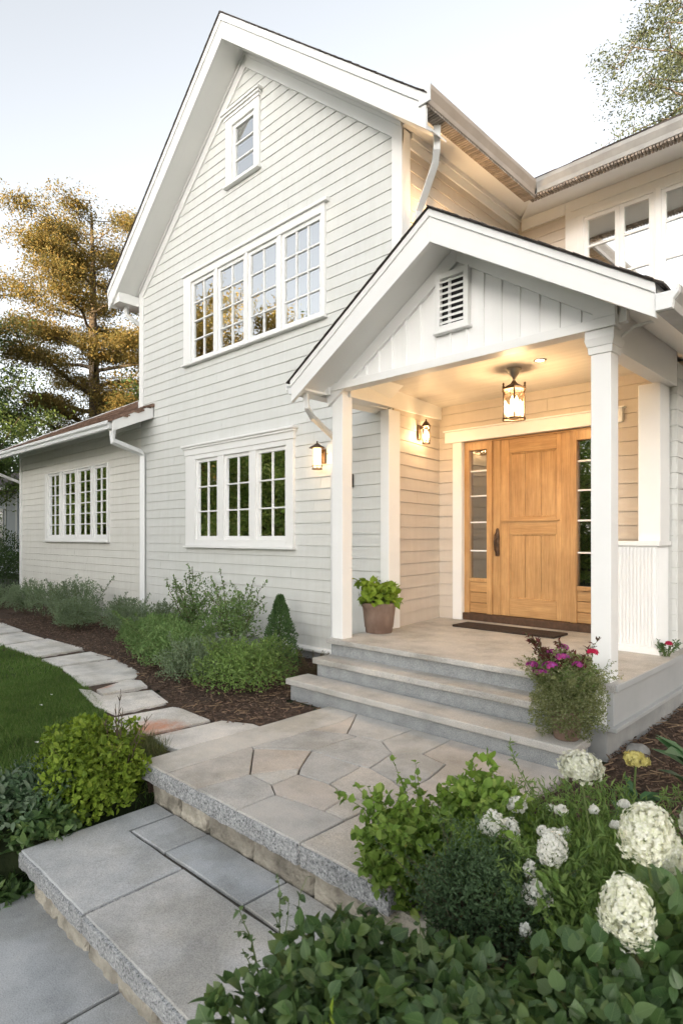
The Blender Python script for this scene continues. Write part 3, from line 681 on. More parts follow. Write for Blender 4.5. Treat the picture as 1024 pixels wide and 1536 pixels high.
# ---- windows
def window(pl, outer, sashes, rows, cols, parent, pane='pane', crown=0, sill=0.03, casing=0.045, bar=0.020, hbars=None, base=-0.0):
    u0, u1, z0, z1 = outer
    b = MB()
    zs0 = min(s[2] for s in sashes); zs1 = max(s[3] for s in sashes); m = 0.05
    xl = sashes[0][0] - m; xr = sashes[-1][1] + m
    pl.box(b, u0, xl, -0.03, casing, z0, z1); pl.box(b, xr, u1, -0.03, casing, z0, z1)
    pl.box(b, xl, xr, -0.03, casing - 0.001, z0, zs0 - m); pl.box(b, xl, xr, -0.03, casing - 0.001, zs1 + m, z1)
    for p, q in zip(sashes[:-1], sashes[1:]): pl.box(b, p[1] + m, q[0] - m, -0.03, casing - 0.006, zs0 - m, zs1 + m)
    wobj = b.build('window', M['trim'], parent, bevel=0.004)
    for i, s in enumerate(sashes):
        b = MB()
        pl.box(b, s[0] - m, s[0], -0.03, 0.014, s[2] - m, s[3] + m); pl.box(b, s[1], s[1] + m, -0.03, 0.014, s[2] - m, s[3] + m)
        pl.box(b, s[0], s[1], -0.03, 0.013, s[2] - m, s[2]); pl.box(b, s[0], s[1], -0.03, 0.013, s[3], s[3] + m)
        b.build('sash', M['trim'], wobj, bevel=0.003)
    b = MB()
    for s in sashes: pl.box(b, s[0], s[1], -0.016, -0.008, s[2], s[3])
    b.build('pane', M[pane], wobj)
    b = MB(); any_bar = False
    for i, s in enumerate(sashes):
        nc = cols[i] if isinstance(cols, (list, tuple)) else cols
        for c in range(1, nc):
            x = s[0] + (s[1] - s[0]) * c / nc; pl.box(b, x - bar / 2, x + bar / 2, -0.022, 0.007, s[2], s[3]); any_bar = True
        hz = hbars if hbars else [s[2] + (s[3] - s[2]) * r_ / rows for r_ in range(1, rows)]
        for z in hz: pl.box(b, s[0], s[1], -0.020, 0.009, z - bar / 2, z + bar / 2); any_bar = True
    if any_bar: (b.each if cols == 1 else b.build)('muntin' if cols == 1 else 'muntins', M['trim'], wobj, bevel=0.002)
    if sill:
        b = MB(); pl.box(b, u0 - 0.02, u1 + 0.02, 0.0, casing + 0.035, z0 - sill, z0 - 0.001)
        b.build('sill', M['trim'], wobj, bevel=0.004)
    if crown:
        b = MB(); pl.box(b, u0 - 0.015, u1 + 0.015, 0.0, casing + 0.012, z1 + 0.001, z1 + crown)
        pl.box(b, u0 - 0.055, u1 + 0.055, 0.0, casing + 0.055, z1 + crown + 0.001, z1 + crown + 0.035)
        pl.box(b, u0 - 0.035, u1 + 0.035, 0.0, casing + 0.034, z1 + crown - 0.03, z1 + crown)
        b.build('head_casing', M['trim'], wobj, bevel=0.004)
    return wobj
window(front, W_SMALL, [(-7.01, -6.60, 6.545, 7.24)], 3, 1, house, crown=0.07)
window(front, W_UP, [(-8.07, -7.55, 4.21, 5.335), (-7.37, -6.82, 4.21, 5.335), (-6.655, -6.12, 4.21, 5.335), (-5.95, -5.30, 4.21, 5.335)], 4, [2, 2, 2, 3], house, crown=0.0)
mb = MB(); front.box(mb, W_UP[0] - 0.02, W_UP[1] + 0.06, 0.0, 0.075, 5.491, 5.53); mb.build('head_casing', M['trim'], house, bevel=0.004)
wl = window(front, W_LOW, [(-7.94, -7.46, 1.49, 2.60), (-7.215, -6.70, 1.49, 2.60), (-6.475, -5.94, 1.49, 2.60)], 3, 2, house, 'pane_low', crown=0.125)
ww = window(front, W_WING, [(-13.79, -13.265, 1.52, 2.79), (-13.02, -12.455, 1.52, 2.79), (-12.27, -11.735, 1.52, 2.79), (-11.53, -11.03, 1.52, 2.79)], 6, 2, house, 'pane_low')
mb = MB(); front.box(mb, -8.05, -7.40, -0.14, -0.11, 1.45, 2.66); mb.build('blind', M['blind'], wl)
def curtain(x0, x1, z0, z1, y, parent, seed):
    nx = 60; X = np.linspace(x0, x1, nx); V = []; F = []
    ph = rng(seed).uniform(0, 6, 3)
    for j, z in enumerate((z0, z1)):
        for x in X: V.append((x, y + 0.02 * math.sin(x * 55 + ph[0]) + 0.012 * math.sin(x * 23 + ph[1]), z))
    for i in range(nx - 1): F.append((i, i + 1, nx + i + 1, nx + i))
    np_mesh('curtain', V, F, M['curtain'], parent)
curtain(-12.30, -11.70, 1.45, 1.95, YW + 0.14, ww, 1)
curtain(-11.25, -11.0, 1.45, 1.80, YW + 0.14, ww, 2)
# upper wing: a wide white surround with two windows in it
mb = MB(); up_pl.box(mb, -3.38, -1.3, 0.0, 0.028, 5.575, 5.81); up_pl.box(mb, -3.38, -3.215, 0.0, 0.027, 3.2, 5.575)
up_pl.box(mb, -3.30, -1.3, 0.0285, 0.045, 5.66, 5.69)
mb.each('window_surround', M['trim'], house, bevel=0.004)
window(up_pl, (-3.215, -2.30, 3.95, 5.575), [(-3.09, -2.76, 4.1, 5.487), (-2.65, -2.37, 4.1, 5.487)], 2, 1, house, hbars=[5.155, 4.72], sill=0.03, casing=0.03, bar=0.028)
window(up_pl, (-2.298, -1.45, 3.95, 5.575), [(-2.185, -1.88, 4.1, 5.487), (-1.78, -1.50, 4.1, 5.487)], 2, 1, house, hbars=[5.155, 4.72], sill=0.03, casing=0.03, bar=0.028)

# ------------------------------------------------------------------ porch (part of the house)
PX, PZ, PS, PY = -2.77, 4.02, 0.645, 3.85          # ridge x, apex top, slope, front of the barge
PE0, PE1 = PX - 1.62, PX + 1.62
def pz(x): return PZ - PS * abs(x - PX)
mb = MB()
def pslab(x0, x1, y0, y1, t): return [(x0, y0, pz(x0) - t), (x1, y0, pz(x1) - t), (x1, y1, pz(x1) - t), (x0, y1, pz(x0) - t), (x0, y0, pz(x0)), (x1, y0, pz(x1)), (x1, y1, pz(x1)), (x0, y1, pz(x0))]
mb.hexa(pslab(PE0, PX, PY + 0.01, YW - 0.02, 0.06)); mb.hexa(pslab(XR + 0.02, PX, YW - 0.02, YU - 0.02, 0.06)); mb.hexa(pslab(PX, PE1, PY + 0.01, YU - 0.02, 0.06))
proof = mb.build('roof', M['trim'], house)
kp = math.hypot(1, PS); mb = MB()
shingles(mb, (PE0 - 0.025, PY - 0.03, pz(PE0 - 0.025) + 0.004), (0, 1, 0), 1.28, (1 / kp, 0, PS / kp), 1.645 * kp, (-PS / kp, 0, 1 / kp), seed=31)
shingles(mb, (XR + 0.03, YW - 0.01, pz(XR + 0.03) + 0.004), (0, 1, 0), 2.56, (1 / kp, 0, PS / kp), 1.25 * kp, (-PS / kp, 0, 1 / kp), seed=32)
shingles(mb, (PE1 + 0.025, PY - 0.03, pz(PE1 + 0.025) + 0.004), (0, 1, 0), 3.85, (-1 / kp, 0, PS / kp), 1.645 * kp, (PS / kp, 0, 1 / kp), seed=33)
for xe in (PE0 - 0.03, PE1 + 0.03):
    mb.prism([(PX, PY - 0.03, PZ + 0.001), (xe, PY - 0.03, pz(xe) + 0.001), (xe, PY - 0.03, pz(xe) + 0.011), (PX, PY - 0.03, PZ + 0.012)], (0, 0.1, 0))
rr = random.Random(5)
for i in range(34):    # slightly lifted shingle ends along the right rake
    x = PX + 1.62 * i / 34
    h_ = 0.011 + 0.006 * rr.random()
    mb.prism([(x, PY - 0.045, pz(x) + 0.008), (x + 0.045, PY - 0.045, pz(x + 0.045) + 0.008), (x + 0.045, PY - 0.045, pz(x + 0.045) + h_), (x, PY - 0.045, pz(x) + h_ + 0.002)], (0, 0.1, 0))
mb.build('shingles', M['shingle'], proof)
mb = MB()
for xe in (PE0, PE1):
    ze = pz(xe); q = 0.255
    mb.prism([(PX, PY, PZ - q), (xe, PY, ze - q + 0.05), (xe, PY, ze), (PX, PY, PZ)], (0, 0.035, 0))
    mb.prism([(PX, PY - 0.014, PZ - 0.06), (xe, PY - 0.014, ze - 0.06), (xe, PY - 0.014, ze - 0.001), (PX, PY - 0.014, PZ - 0.001)], (0, 0.0135, 0))
mb.each('barge_board', M['trim'], house, bevel=0.003)
PGY = 4.23                                             # porch gable wall
def ps(x): return 3.865 - PS * abs(x - PX)             # underside of the porch soffit
mb = MB()
for xa, xb in ((PE0 + 0.02, PX), (PX, PE1 - 0.02)):
    mb.prism([(xa, PY + 0.036, ps(xa)), (xb, PY + 0.036, ps(xb)), (xb, PY + 0.036, ps(xb) + 0.02), (xa, PY + 0.036, ps(xa) + 0.02)], (0, (YW if xb == PX else YU) - PY - 0.08, 0))
mb.box(PE0 + 0.03, -4.235, PY + 0.04, YW - 0.01, 2.868, 2.89)       # closed box eave on the left

mb.box(PE0 + 0.03, -4.20, PGY - 0.06, PGY - 0.031, 2.868, 3.05); mb.box(-1.56, -1.50, PGY - 0.02, PGY + 0.09, 2.98, 3.05)
mb.each('soffit', M['soffit'], house, bevel=0.002)
# board and batten gable with its raking frieze, base trim and louvre vent
mb = MB(); yb = PGY + 0.02
mb.prism([(-4.14, yb, 2.93), (-1.45, yb, 2.93), (-1.45, yb, ps(-1.45) + 0.02), (PX, yb, ps(PX) + 0.02), (-4.14, yb, ps(-4.14) + 0.02)], (0, 0.06, 0))
x = PX - 0.078 - 0.155 * 9
while x < -1.5:
    zt = ps(x) - 0.10
    if zt > 3.0: mb.box(x - 0.013, x + 0.013, PGY + 0.003, PGY + 0.021, 2.96, zt)
    x += 0.155
gable = mb.build('porch_gable', M['batten'], house, bevel=0.002)
mb = MB()
for xe in (-4.27, -1.50):
    mb.prism([(PX, PGY - 0.012, ps(PX) - 0.135), (xe, PGY - 0.012, ps(xe) - 0.135), (xe, PGY - 0.012, ps(xe) + 0.005), (PX, PGY - 0.012, ps(PX) + 0.005)], (0, 0.03, 0))
mb.each('frieze_board', M['trim'], gable, bevel=0.002)
mb = MB(); mb.box(-4.30, -1.505, PGY - 0.03, PGY + 0.10, 2.905, 2.975); mb.box(-1.66, -1.507, PGY - 0.028, PGY + 0.02, 2.976, 3.05)
mb.build('base_trim', M['trim'], gable, bevel=0.003)
vx0, vx1, vz0, vz1 = -2.925, -2.695, 3.235, 3.625
mb = MB(); f = 0.045
mb.box(vx0 - f, vx0, PGY - 0.03, PGY + 0.015, vz0 - f, vz1 + f); mb.box(vx1, vx1 + f, PGY - 0.03, PGY + 0.015, vz0 - f, vz1 + f)
mb.box(vx0, vx1, PGY - 0.029, PGY + 0.015, vz1, vz1 + f); mb.box(vx0, vx1, PGY - 0.029, PGY + 0.015, vz0 - f, vz0); mb.box(vx0 - f - 0.015, vx1 + f + 0.015, PGY - 0.045, PGY + 0.014, vz0 - f - 0.02, vz0 - f - 0.001)
vent = mb.build('gable_vent', M['trim'], house, bevel=0.003)
mb = MB()
for i in range(8):
    z = vz0 + 0.01 + (vz1 - vz0) * i / 8
    mb.hexa([(vx0, PGY - 0.022, z), (vx1, PGY - 0.022, z), (vx1, PGY + 0.012, z + 0.020), (vx0, PGY + 0.012, z + 0.020), (vx0, PGY - 0.022, z + 0.016), (vx1, PGY - 0.022, z + 0.016), (vx1, PGY + 0.012, z + 0.036), (vx0, PGY + 0.012, z + 0.036)])
mb.build('louvre', M['trim'], vent)
mb = MB(); mb.box(vx0, vx1, PGY + 0.0135, PGY + 0.0195, vz0, vz1); mb.build('vent_screen', M['black'], vent)
# beams and ceiling
CZ = 3.08
mb = MB(); mb.hexa([(-4.23, PGY + 0.105, 2.85), (-4.06, PGY + 0.105, 2.85), (-4.33, YD - 0.02, 2.93), (-4.45, YD - 0.02, 2.93), (-4.23, PGY + 0.105, CZ + 0.05), (-4.06, PGY + 0.105, CZ + 0.05), (-4.33, YD - 0.02, CZ + 0.05), (-4.45, YD - 0.02, CZ + 0.05)])
mb.box(-1.70, -1.575, PGY + 0.105, 5.86, 2.80, CZ + 0.03)
mb.each('porch_beam', M['trim'], house, bevel=0.004)
mb = MB(); mb.box(-4.42, -1.70, PGY + 0.1, YD, CZ, CZ + 0.02)
mb.build('porch_ceiling', surf('porch_ceiling_paint', (0.64, 0.60, 0.54), (0.74, 0.70, 0.64), 3.0, 0.5, 0.05, 60, 0.002, (0.5, 5, 1)), house)
# posts
def post(x0, x1, y0, y1, z0, z1, capital=True, base=False):
    b = MB(); b.box(x0, x1, y0, y1, z0, z1)
    if base: b.box(x0 - 0.012, x1 + 0.012, y0 - 0.012, y1 + 0.012, z0, z0 + 0.035)
    o = b.build('porch_post', M['trim'], house, bevel=0.006)
    if capital:
        b = MB(); zc = z1 - 0.135
        g = lambda e, z: [(x0 - e, y0 - e, z), (x1 + e, y0 - e, z), (x1 + e, y1 + e, z), (x0 - e, y1 + e, z)]
        b.hexa(g(0.012, zc) + g(0.016, zc + 0.05)); b.hexa(g(0.020, zc + 0.051) + g(0.034, zc + 0.10)); b.hexa(g(0.03, zc + 0.101) + g(0.03, z1 + 0.0245))
        b.build('capital', M['trim'], o, bevel=0.003)
    return o
post(-4.232, -4.092, 4.25, 4.39, 0.48, 2.905, False)
post(-1.690, -1.552, 4.25, 4.39, 0.48, 2.88, True)
post(-4.285, -4.165, YW - 0.075, YW + 0.12, 0.48, 2.855, False)
post(-1.815, -1.635, 5.60, 5.858, 1.44, 2.80, False)
# fluted pedestal at the right
mb = MB(); px0, px1, py0, py1 = -2.02, -1.645, 5.55, 5.86
mb.box(px0, px1, py0, py1, 0.53, 1.40)
ped = mb.build('pedestal', M['trim'], house, bevel=0.003)
mb = MB()
x = px0 + 0.012
while x < px1 - 0.02:
    mb.tube([(x, py0 - 0.001, 0.545), (x, py0 - 0.001, 1.385)], 0.012, 8); x += 0.030
y = py0 + 0.03
while y < py1 - 0.02:
    mb.tube([(px1, y, 0.545), (px1, y, 1.385)], 0.008, 6); y += 0.024
mb.build('fluting', M['trim'], ped)
mb = MB(); mb.box(px0 - 0.02, px1 + 0.025, py0 - 0.03, py1 - 0.001, 1.401, 1.44); mb.box(px0 - 0.02, px1 + 0.03, py0 - 0.04, py1 - 0.001, 0.481, 0.53)
mb.each('pedestal_cap', M['trim'], ped, bevel=0.004)
# right porch gutter and a thin conduit
mb = MB(); gut_x(mb, PE1 + 0.13, PY + 0.02, YU - 0.1, 2.80, 2.935, 0.13)
mb.build('gutter', M['gutter_grey'], house, bevel=0.003)
mb = MB(); gut_x(mb, PE1 + 0.128, PY - 0.02, PY + 0.019, 2.803, 2.933, 0.125); mb.build('gutter_cap', M['gutter'], house, bevel=0.003)
mb = MB(); gut_x(mb, PE0 - 0.10, PY + 0.02, YW - 0.03, 2.86, 2.95, 0.10, -1); mb.build('gutter', M['gutter'], house, bevel=0.003)
mb = MB(); mb.tube([(-1.53, 4.36, 2.86), (-1.45, 4.40, 2.93), (-1.3, 4.45, 2.95), (-1.12, 4.5, 2.90)], 0.012, 8); mb.build('conduit', M['trim'], house)
# porch floor, skirt
mb = MB(); mb.box(-4.26, -1.50, 4.19, YD + 0.02, 0.43, 0.48); mb.box(-4.42, -4.262, 5.14, YD + 0.02, 0.43, 0.4795)
mb.build('porch_floor', M['tread'], house, bevel=0.010, seg=3)
mb = MB(); mb.box(-4.235, -1.62, 4.24, YD, 0.0, 0.429); mb.build('porch_riser', M['riser'], house)
M['skirt'] = surf('skirt_shade_paint', (0.36, 0.375, 0.38), (0.42, 0.43, 0.435), 2.5, 0.5, 0.05, 90, 0.002)  # grey stands in for the shade on the skirt's right-hand side
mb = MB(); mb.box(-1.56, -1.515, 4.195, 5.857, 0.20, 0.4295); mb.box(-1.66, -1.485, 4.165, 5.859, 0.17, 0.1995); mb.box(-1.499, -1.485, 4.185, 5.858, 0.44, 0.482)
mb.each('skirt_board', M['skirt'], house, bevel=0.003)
mb = MB(); mb.box(-1.64, -1.561, 4.192, 4.235, 0.20, 0.4295); mb.build('skirt_board', M['trim'], house, bevel=0.003)

# front door unit
mb = MB()
door_pl.box(mb, -4.165, -4.04, -0.12, 0.03, 0.48, 2.62); door_pl.box(mb, -2.40, -2.27, -0.12, 0.03, 0.48, 2.62)
door_pl.box(mb, -4.265, -2.17, -0.02, 0.05, 2.621, 2.755); door_pl.box(mb, -4.285, -2.15, -0.02, 0.065, 2.756, 2.775)
mb.each('door_casing', M['trim'], house, bevel=0.004)
mb = MB(); mb.box(-4.04, -2.40, YD - 0.005, YD + 0.15, 0.482, 0.565); mb.build('door_sill', M['wood_dark'], house, bevel=0.004)
D0, D1, DB, DT = -3.66, -2.735, 0.568, 2.60
mb = MB(); dd = -0.060    # depth of door faces behind the wall plane
for u0, u1, z0, z1, e in ((D0, -3.565, DB, DT, 0.008), (-3.563, -3.455, DB, DT, 0.0), (-2.893, -2.837, DB, DT, 0.0), (-2.835, D1, DB, DT, 0.008)):
    door_pl.box(mb, u0, u1, dd - 0.05, dd + e, z0, z1)
dobj = mb.build('front_door', M['wood'], house, bevel=0.004)
mb = MB()
for z0, z1 in ((DB, 0.77), (1.51, 1.70), (2.44, DT)): door_pl.box(mb, -3.4545, -2.8935, dd - 0.05, dd - 0.001, z0, z1)
door_pl.box(mb, -3.54, -2.86, dd, dd + 0.018, 1.652, 1.672)
mb.each('rail', M['wood_h'], dobj, bevel=0.004)
mb = MB()
for z0, z1 in ((0.77, 1.51), (1.70, 2.44)):
    for i in range(3):
        a0 = -3.4545 + 0.187 * i; door_pl.box(mb, a0 + 0.002, a0 + 0.1855, dd - 0.045, dd - 0.018, z0, z1)
mb.each('panel', M['wood'], dobj, bevel=0.005)
mb = MB()
for z0, z1 in ((0.77, 1.51), (1.70, 2.44)):
    for (a0, a1, b0, b1) in ((-3.4545, -3.436, z0, z1), (-2.912, -2.8935, z0, z1), (-3.436, -2.912, z0, z0 + 0.018), (-3.436, -2.912, z1 - 0.018, z1)):
        door_pl.box(mb, a0, a1, dd - 0.03, dd - 0.008, b0, b1)
mb.build('panel_moulding', M['wood'], dobj, bevel=0.006)
mb = MB()
hx, hy = -3.60, YD - dd - 0.008
mb.lathe([(0.0, 0), (0.024, 0.004), (0.028, 0.03), (0.026, 0.16), (0.03, 0.20), (0.022, 0.30), (0.012, 0.325), (0, 0.33)], (hx, hy - 0.001, 1.25), 14)
mb.tube([(hx, hy - 0.02, 1.53), (hx, hy - 0.06, 1.50), (hx + 0.004, hy - 0.075, 1.42), (hx, hy - 0.062, 1.33), (hx, hy - 0.02, 1.28)], [0.009, 0.011, 0.013, 0.011, 0.009], 8)
mb.box(hx - 0.02, hx + 0.02, hy - 0.055, hy - 0.02, 1.455, 1.47)
mb.build('handle', M['iron'], dobj, smooth=True)
def sidelight(u0, u1, zt, bars, zb):
    b = MB(); fw = 0.068
    door_pl.box(b, u0, u0 + fw, -0.12, -0.03, 0.566, 2.60); door_pl.box(b, u1 - fw, u1, -0.12, -0.03, 0.566, 2.60)
    door_pl.box(b, u0 + fw, u1 - fw, -0.12, -0.031, zt, 2.60); door_pl.box(b, u0 + fw, u1 - fw, -0.12, -0.034, zb - 0.045, zb)
    o = b.build('sidelight', M['wood'], house, bevel=0.004)
    b = MB(); z = 0.567; hs_ = (zb - 0.045 - z) / 3
    for i in range(3): door_pl.box(b, u0 + fw, u1 - fw, -0.11, -0.05, z + hs_ * i + 0.003, z + hs_ * (i + 1) - 0.003)
    b.each('panel', M['wood_h'], o, bevel=0.004)
    b = MB(); door_pl.box(b, u0 + fw, u1 - fw, -0.085, -0.078, zb, zt); b.build('pane', M['pane_door'], o)
    b = MB()
    for zz in bars: door_pl.box(b, u0 + fw, u1 - fw, -0.088, -0.060, zz - 0.009, zz + 0.009)
    b.each('muntin', M['trim'], o, bevel=0.002)
sidelight(-4.038, -3.664, 2.515, (2.266, 1.967, 1.652, 1.312), 0.985)
sidelight(-2.731, -2.402, 2.50, (2.279, 1.97, 1.65, 1.31), 0.955)
mb = MB(); door_pl.box(mb, -4.038, -2.402, -0.12, -0.035, 2.6005, 2.62); mb.build('door_head', M['wood_h'], house)

# ------------------------------------------------------------------ lamps
def point(name, loc, w, col, r, parent):
    l = bpy.data.lights.new(name, 'POINT'); l.energy = w * LAMP; l.color = col; l.shadow_soft_size = r
    o = bpy.data.objects.new(name, l); C.objects.link(o); o.location = Vector(loc) - world_loc(parent); o.parent = parent
WARM = (1.0, 0.67, 0.37)
pc = (-2.83, 5.29)
pend = empty('pendant_lantern', (pc[0], pc[1], CZ), 'hexagonal glass lantern hanging from the porch ceiling before the front door', 'lantern')
mb = MB(); mb.lathe([(0, -0.0005), (0.068, -0.0005), (0.070, -0.012), (0.050, -0.03), (0.046, -0.05), (0.022, -0.085), (0.014, -0.10), (0, -0.102)], (pc[0], pc[1], CZ), 24); mb.build('canopy', M['steel'], pend, smooth=True)
mb = MB()
for i in range(3):
    ang = i * math.pi / 2; cz = CZ - 0.112 - i * 0.022
    mb.tube([(pc[0] + 0.009 * math.cos(t) * math.cos(ang), pc[1] + 0.009 * math.cos(t) * math.sin(ang), cz + 0.016 * math.sin(t)) for t in np.linspace(0, 2 * math.pi, 13)], 0.003, 6)
mb.build('chain', M['iron'], pend)
hexp = lambda r, z, o=0: [(pc[0] + r * math.cos(math.pi / 3 * k + o), pc[1] + r * math.sin(math.pi / 3 * k + o), z) for k in range(6)]
zt, zb = 2.875, 2.60
mb = MB()
def ring(m_, r0, r1, z0, z1):
    a = hexp(r0, z0) + hexp(r1, z1); m_.add(a, [tuple(reversed(range(6))), tuple(range(6, 12))] + [(i, (i + 1) % 6, 6 + (i + 1) % 6, 6 + i) for i in range(6)])
ring(mb, 0.128, 0.122, zt, zt + 0.02); ring(mb, 0.105, 0.035, zt + 0.02, zt + 0.06); ring(mb, 0.035, 0.015, zt + 0.06, zt + 0.09)
for p in hexp(0.112, zt + 0.02): mb.lathe([(0.0, 0), (0.012, 0.004), (0.007, 0.02), (0.012, 0.03), (0, 0.045)], p, 8)
mb.build('roof_cap', M['iron'], pend)
mb = MB()
for p in hexp(0.108, zb): mb.tube([p, (p[0], p[1], zt)], 0.006, 6)
h0 = hexp(0.113, zb)
for i in range(6): mb.tube([h0[i], h0[(i + 1) % 6]], 0.009, 6)
h1 = hexp(0.108, 0)
for i in range(6):   # scroll work in the upper corners of each pane
    p = Vector(h1[i]); q = Vector(h1[(i + 1) % 6])
    for s_ in (0.22, 0.78):
        c = p.lerp(q, s_); d = (q - p).normalized()
        mb.tube([(c.x + d.x * 0.016 * math.cos(t), c.y + d.y * 0.016 * math.cos(t), zt - 0.04 + 0.022 * math.sin(t)) for t in np.linspace(0, 5.2, 12)], 0.003, 5)
mb.build('frame', M['iron'], pend)
mb = MB()
h2 = hexp(0.104, zb); 
for i in range(6): mb.add([h2[i], h2[(i + 1) % 6], (h2[(i + 1) % 6][0], h2[(i + 1) % 6][1], zt), (h2[i][0], h2[i][1], zt)], [(0, 1, 2, 3)])
mb.build('glass', M['lamp_glass'], pend)
mb = MB()
for k_ in range(3):
    a_ = 2 * math.pi * k_ / 3 + 0.4; mb.lathe([(0, 0), (0.013, 0.005), (0.016, 0.05), (0.014, 0.11), (0.0, 0.15)], (pc[0] + 0.026 * math.cos(a_), pc[1] + 0.026 * math.sin(a_), zb + 0.07), 10)
mb.build('bulb', M['bulb'], pend, smooth=True)
mb = MB()
for k_ in range(3):
    a_ = 2 * math.pi * k_ / 3 + 0.4; mb.lathe([(0.012, 0), (0.012, 0.065)], (pc[0] + 0.026 * math.cos(a_), pc[1] + 0.026 * math.sin(a_), zb + 0.004), 10)
mb.lathe([(0.05, 0), (0.05, 0.005)], (pc[0], pc[1], zb), 12); mb.build('candle', M['steel'], pend)
point('pendant_light', (pc[0], pc[1], zb + 0.12), 19, WARM, 0.10, pend)

dl = empty('downlight', (-2.52, 5.19, CZ), 'small lit recessed downlight in the porch ceiling', 'downlight')
mb = MB(); mb.lathe([(0.052, 0.0), (0.058, -0.006), (0.040, -0.012), (0.038, -0.002)], (-2.52, 5.19, CZ - 0.0005), 24, cap=False); mb.build('trim_ring', M['steel'], dl, smooth=True)
mb = MB(); mb.lathe([(0, -0.004), (0.038, -0.004)], (-2.52, 5.19, CZ), 20, cap=False); mb.build('lens', M['spot'], dl)
sp = bpy.data.lights.new('downlight_beam', 'SPOT'); sp.energy = 16 * LAMP; sp.color = (1.0, 0.70, 0.40); sp.spot_size = R(120); sp.spot_blend = 0.9; sp.shadow_soft_size = 0.03
spo = bpy.data.objects.new('downlight_beam', sp); C.objects.link(spo); spo.parent = dl; spo.location = (0, 0, -0.02)

def sconce(name, base, out, label, h, r, power, mat, hat=1.0, group=None, pr=0.045):
    """wall lantern: base on the wall, out = outward unit vector; the lantern body hangs in front"""
    o = empty(name, base, label, 'wall lantern', group)
    B = Vector(base); u = Vector(out); s_ = u.cross(Vector((0, 0, 1)))
    c = B + u * (r + 0.055)
    m_ = MB(); a0 = B + u * 0.002
    m_.prism([a0 + s_ * x + Vector((0, 0, z)) for x, z in ((-0.035, -0.05), (0.035, -0.05), (0.035, 0.12), (-0.035, 0.12))], u * 0.02)
    m_.tube([B + u * 0.02 + Vector((0, 0, 0.07)), c + Vector((0, 0, h * 0.52 + 0.015))], 0.009, 8)
    m_.build('bracket', M['iron'], o)
    m_ = MB(); zt_ = h * 0.5
    m_.lathe([(0.0, 0.085), (0.010, 0.08), (0.008, 0.06), (0.022, 0.05), (r * 0.8, 0.035), (r * 1.35 * hat, 0.008), (r * 1.5 * hat, 0.0), (r * 1.2, -0.004), (0, -0.004)], (c.x, c.y, c.z + zt_), 20, cap=False)
    m_.build('hat', M['iron'], o, smooth=True)
    m_ = MB(); zb_ = -h * 0.5
    for k_ in range(6):
        a_ = k_ * math.pi / 3 + 0.3; m_.tube([(c.x + r * 1.0 * math.cos(a_), c.y + r * 1.0 * math.sin(a_), c.z + zb_), (c.x + r * 1.0 * math.cos(a_), c.y + r * 1.0 * math.sin(a_), c.z + zt_)], 0.004, 6)
    for zz in (zb_, zb_ + 0.035):
        m_.tube([(c.x + r * math.cos(t), c.y + r * math.sin(t), c.z + zz) for t in np.linspace(0, 2 * math.pi, 25)], 0.006, 6)
    m_.build('cage', M['iron'], o)
    m_ = MB(); m_.lathe([(r * 0.80, zb_ + 0.03), (r * 0.92, zb_ + 0.06), (r * 0.92, zt_ - 0.03), (r * 0.8, zt_ - 0.005)], (c.x, c.y, c.z), 20, cap=False)
    m_.build('glass', M[mat], o, smooth=True)
    m_ = MB(); m_.lathe([(0, -0.05), (0.016, -0.04), (0.022, 0.0), (0.016, 0.04), (0, 0.06)], tuple(c), 12, cap=False); m_.build('bulb', M['bulb'], o, smooth=True)
    point('lantern_light', c, power, WARM, pr, o)
    return o
sconce('wall_lantern', (-5.22, YW - 0.018, 2.41), (0, -1, 0), 'bronze wall lantern with frosted glass on the gable wall beside the window', 0.25, 0.058, 4.5, 'frost', 1.15)
sconce('wall_lantern', (-4.275, 5.72, 2.66), tuple(recess.n), 'clear glass wall lantern on the siding inside the porch, left of the door', 0.20, 0.043, 8.0, 'lamp_glass', 0.9)
sconce('wall_lantern', (XR + 0.016, 5.62, 4.95), (1, 0, 0), 'lit wall lantern whose glow shows just above the porch roof', 0.2, 0.045, 34.0, 'lamp_glass', 0.9)

bx = empty('doorbell_box', (-4.77, YW - 0.02, 2.12), 'small black box fixed to the siding behind the left porch post', 'doorbell')
mb = MB(); mb.box(-4.80, -4.735, YW - 0.055, YW - 0.012, 2.05, 2.20); bb = mb.build('case', M['black'], bx, bevel=0.006)
mb = MB(); mb.lathe([(0, 0), (0.012, 0), (0.012, 0.006), (0, 0.006)], (-4.767, YW - 0.06, 2.08), 12); mb.build('button', M['steel'], bx)

mt = MB(); mt.box(-3.80, -2.62, 5.70, 6.02, 0.481, 0.505)
dm = mt.build('doormat', M['doormat'], bevel=0.008); tag(dm, 'dark brown coir doormat lying on the porch in front of the door', 'doormat')

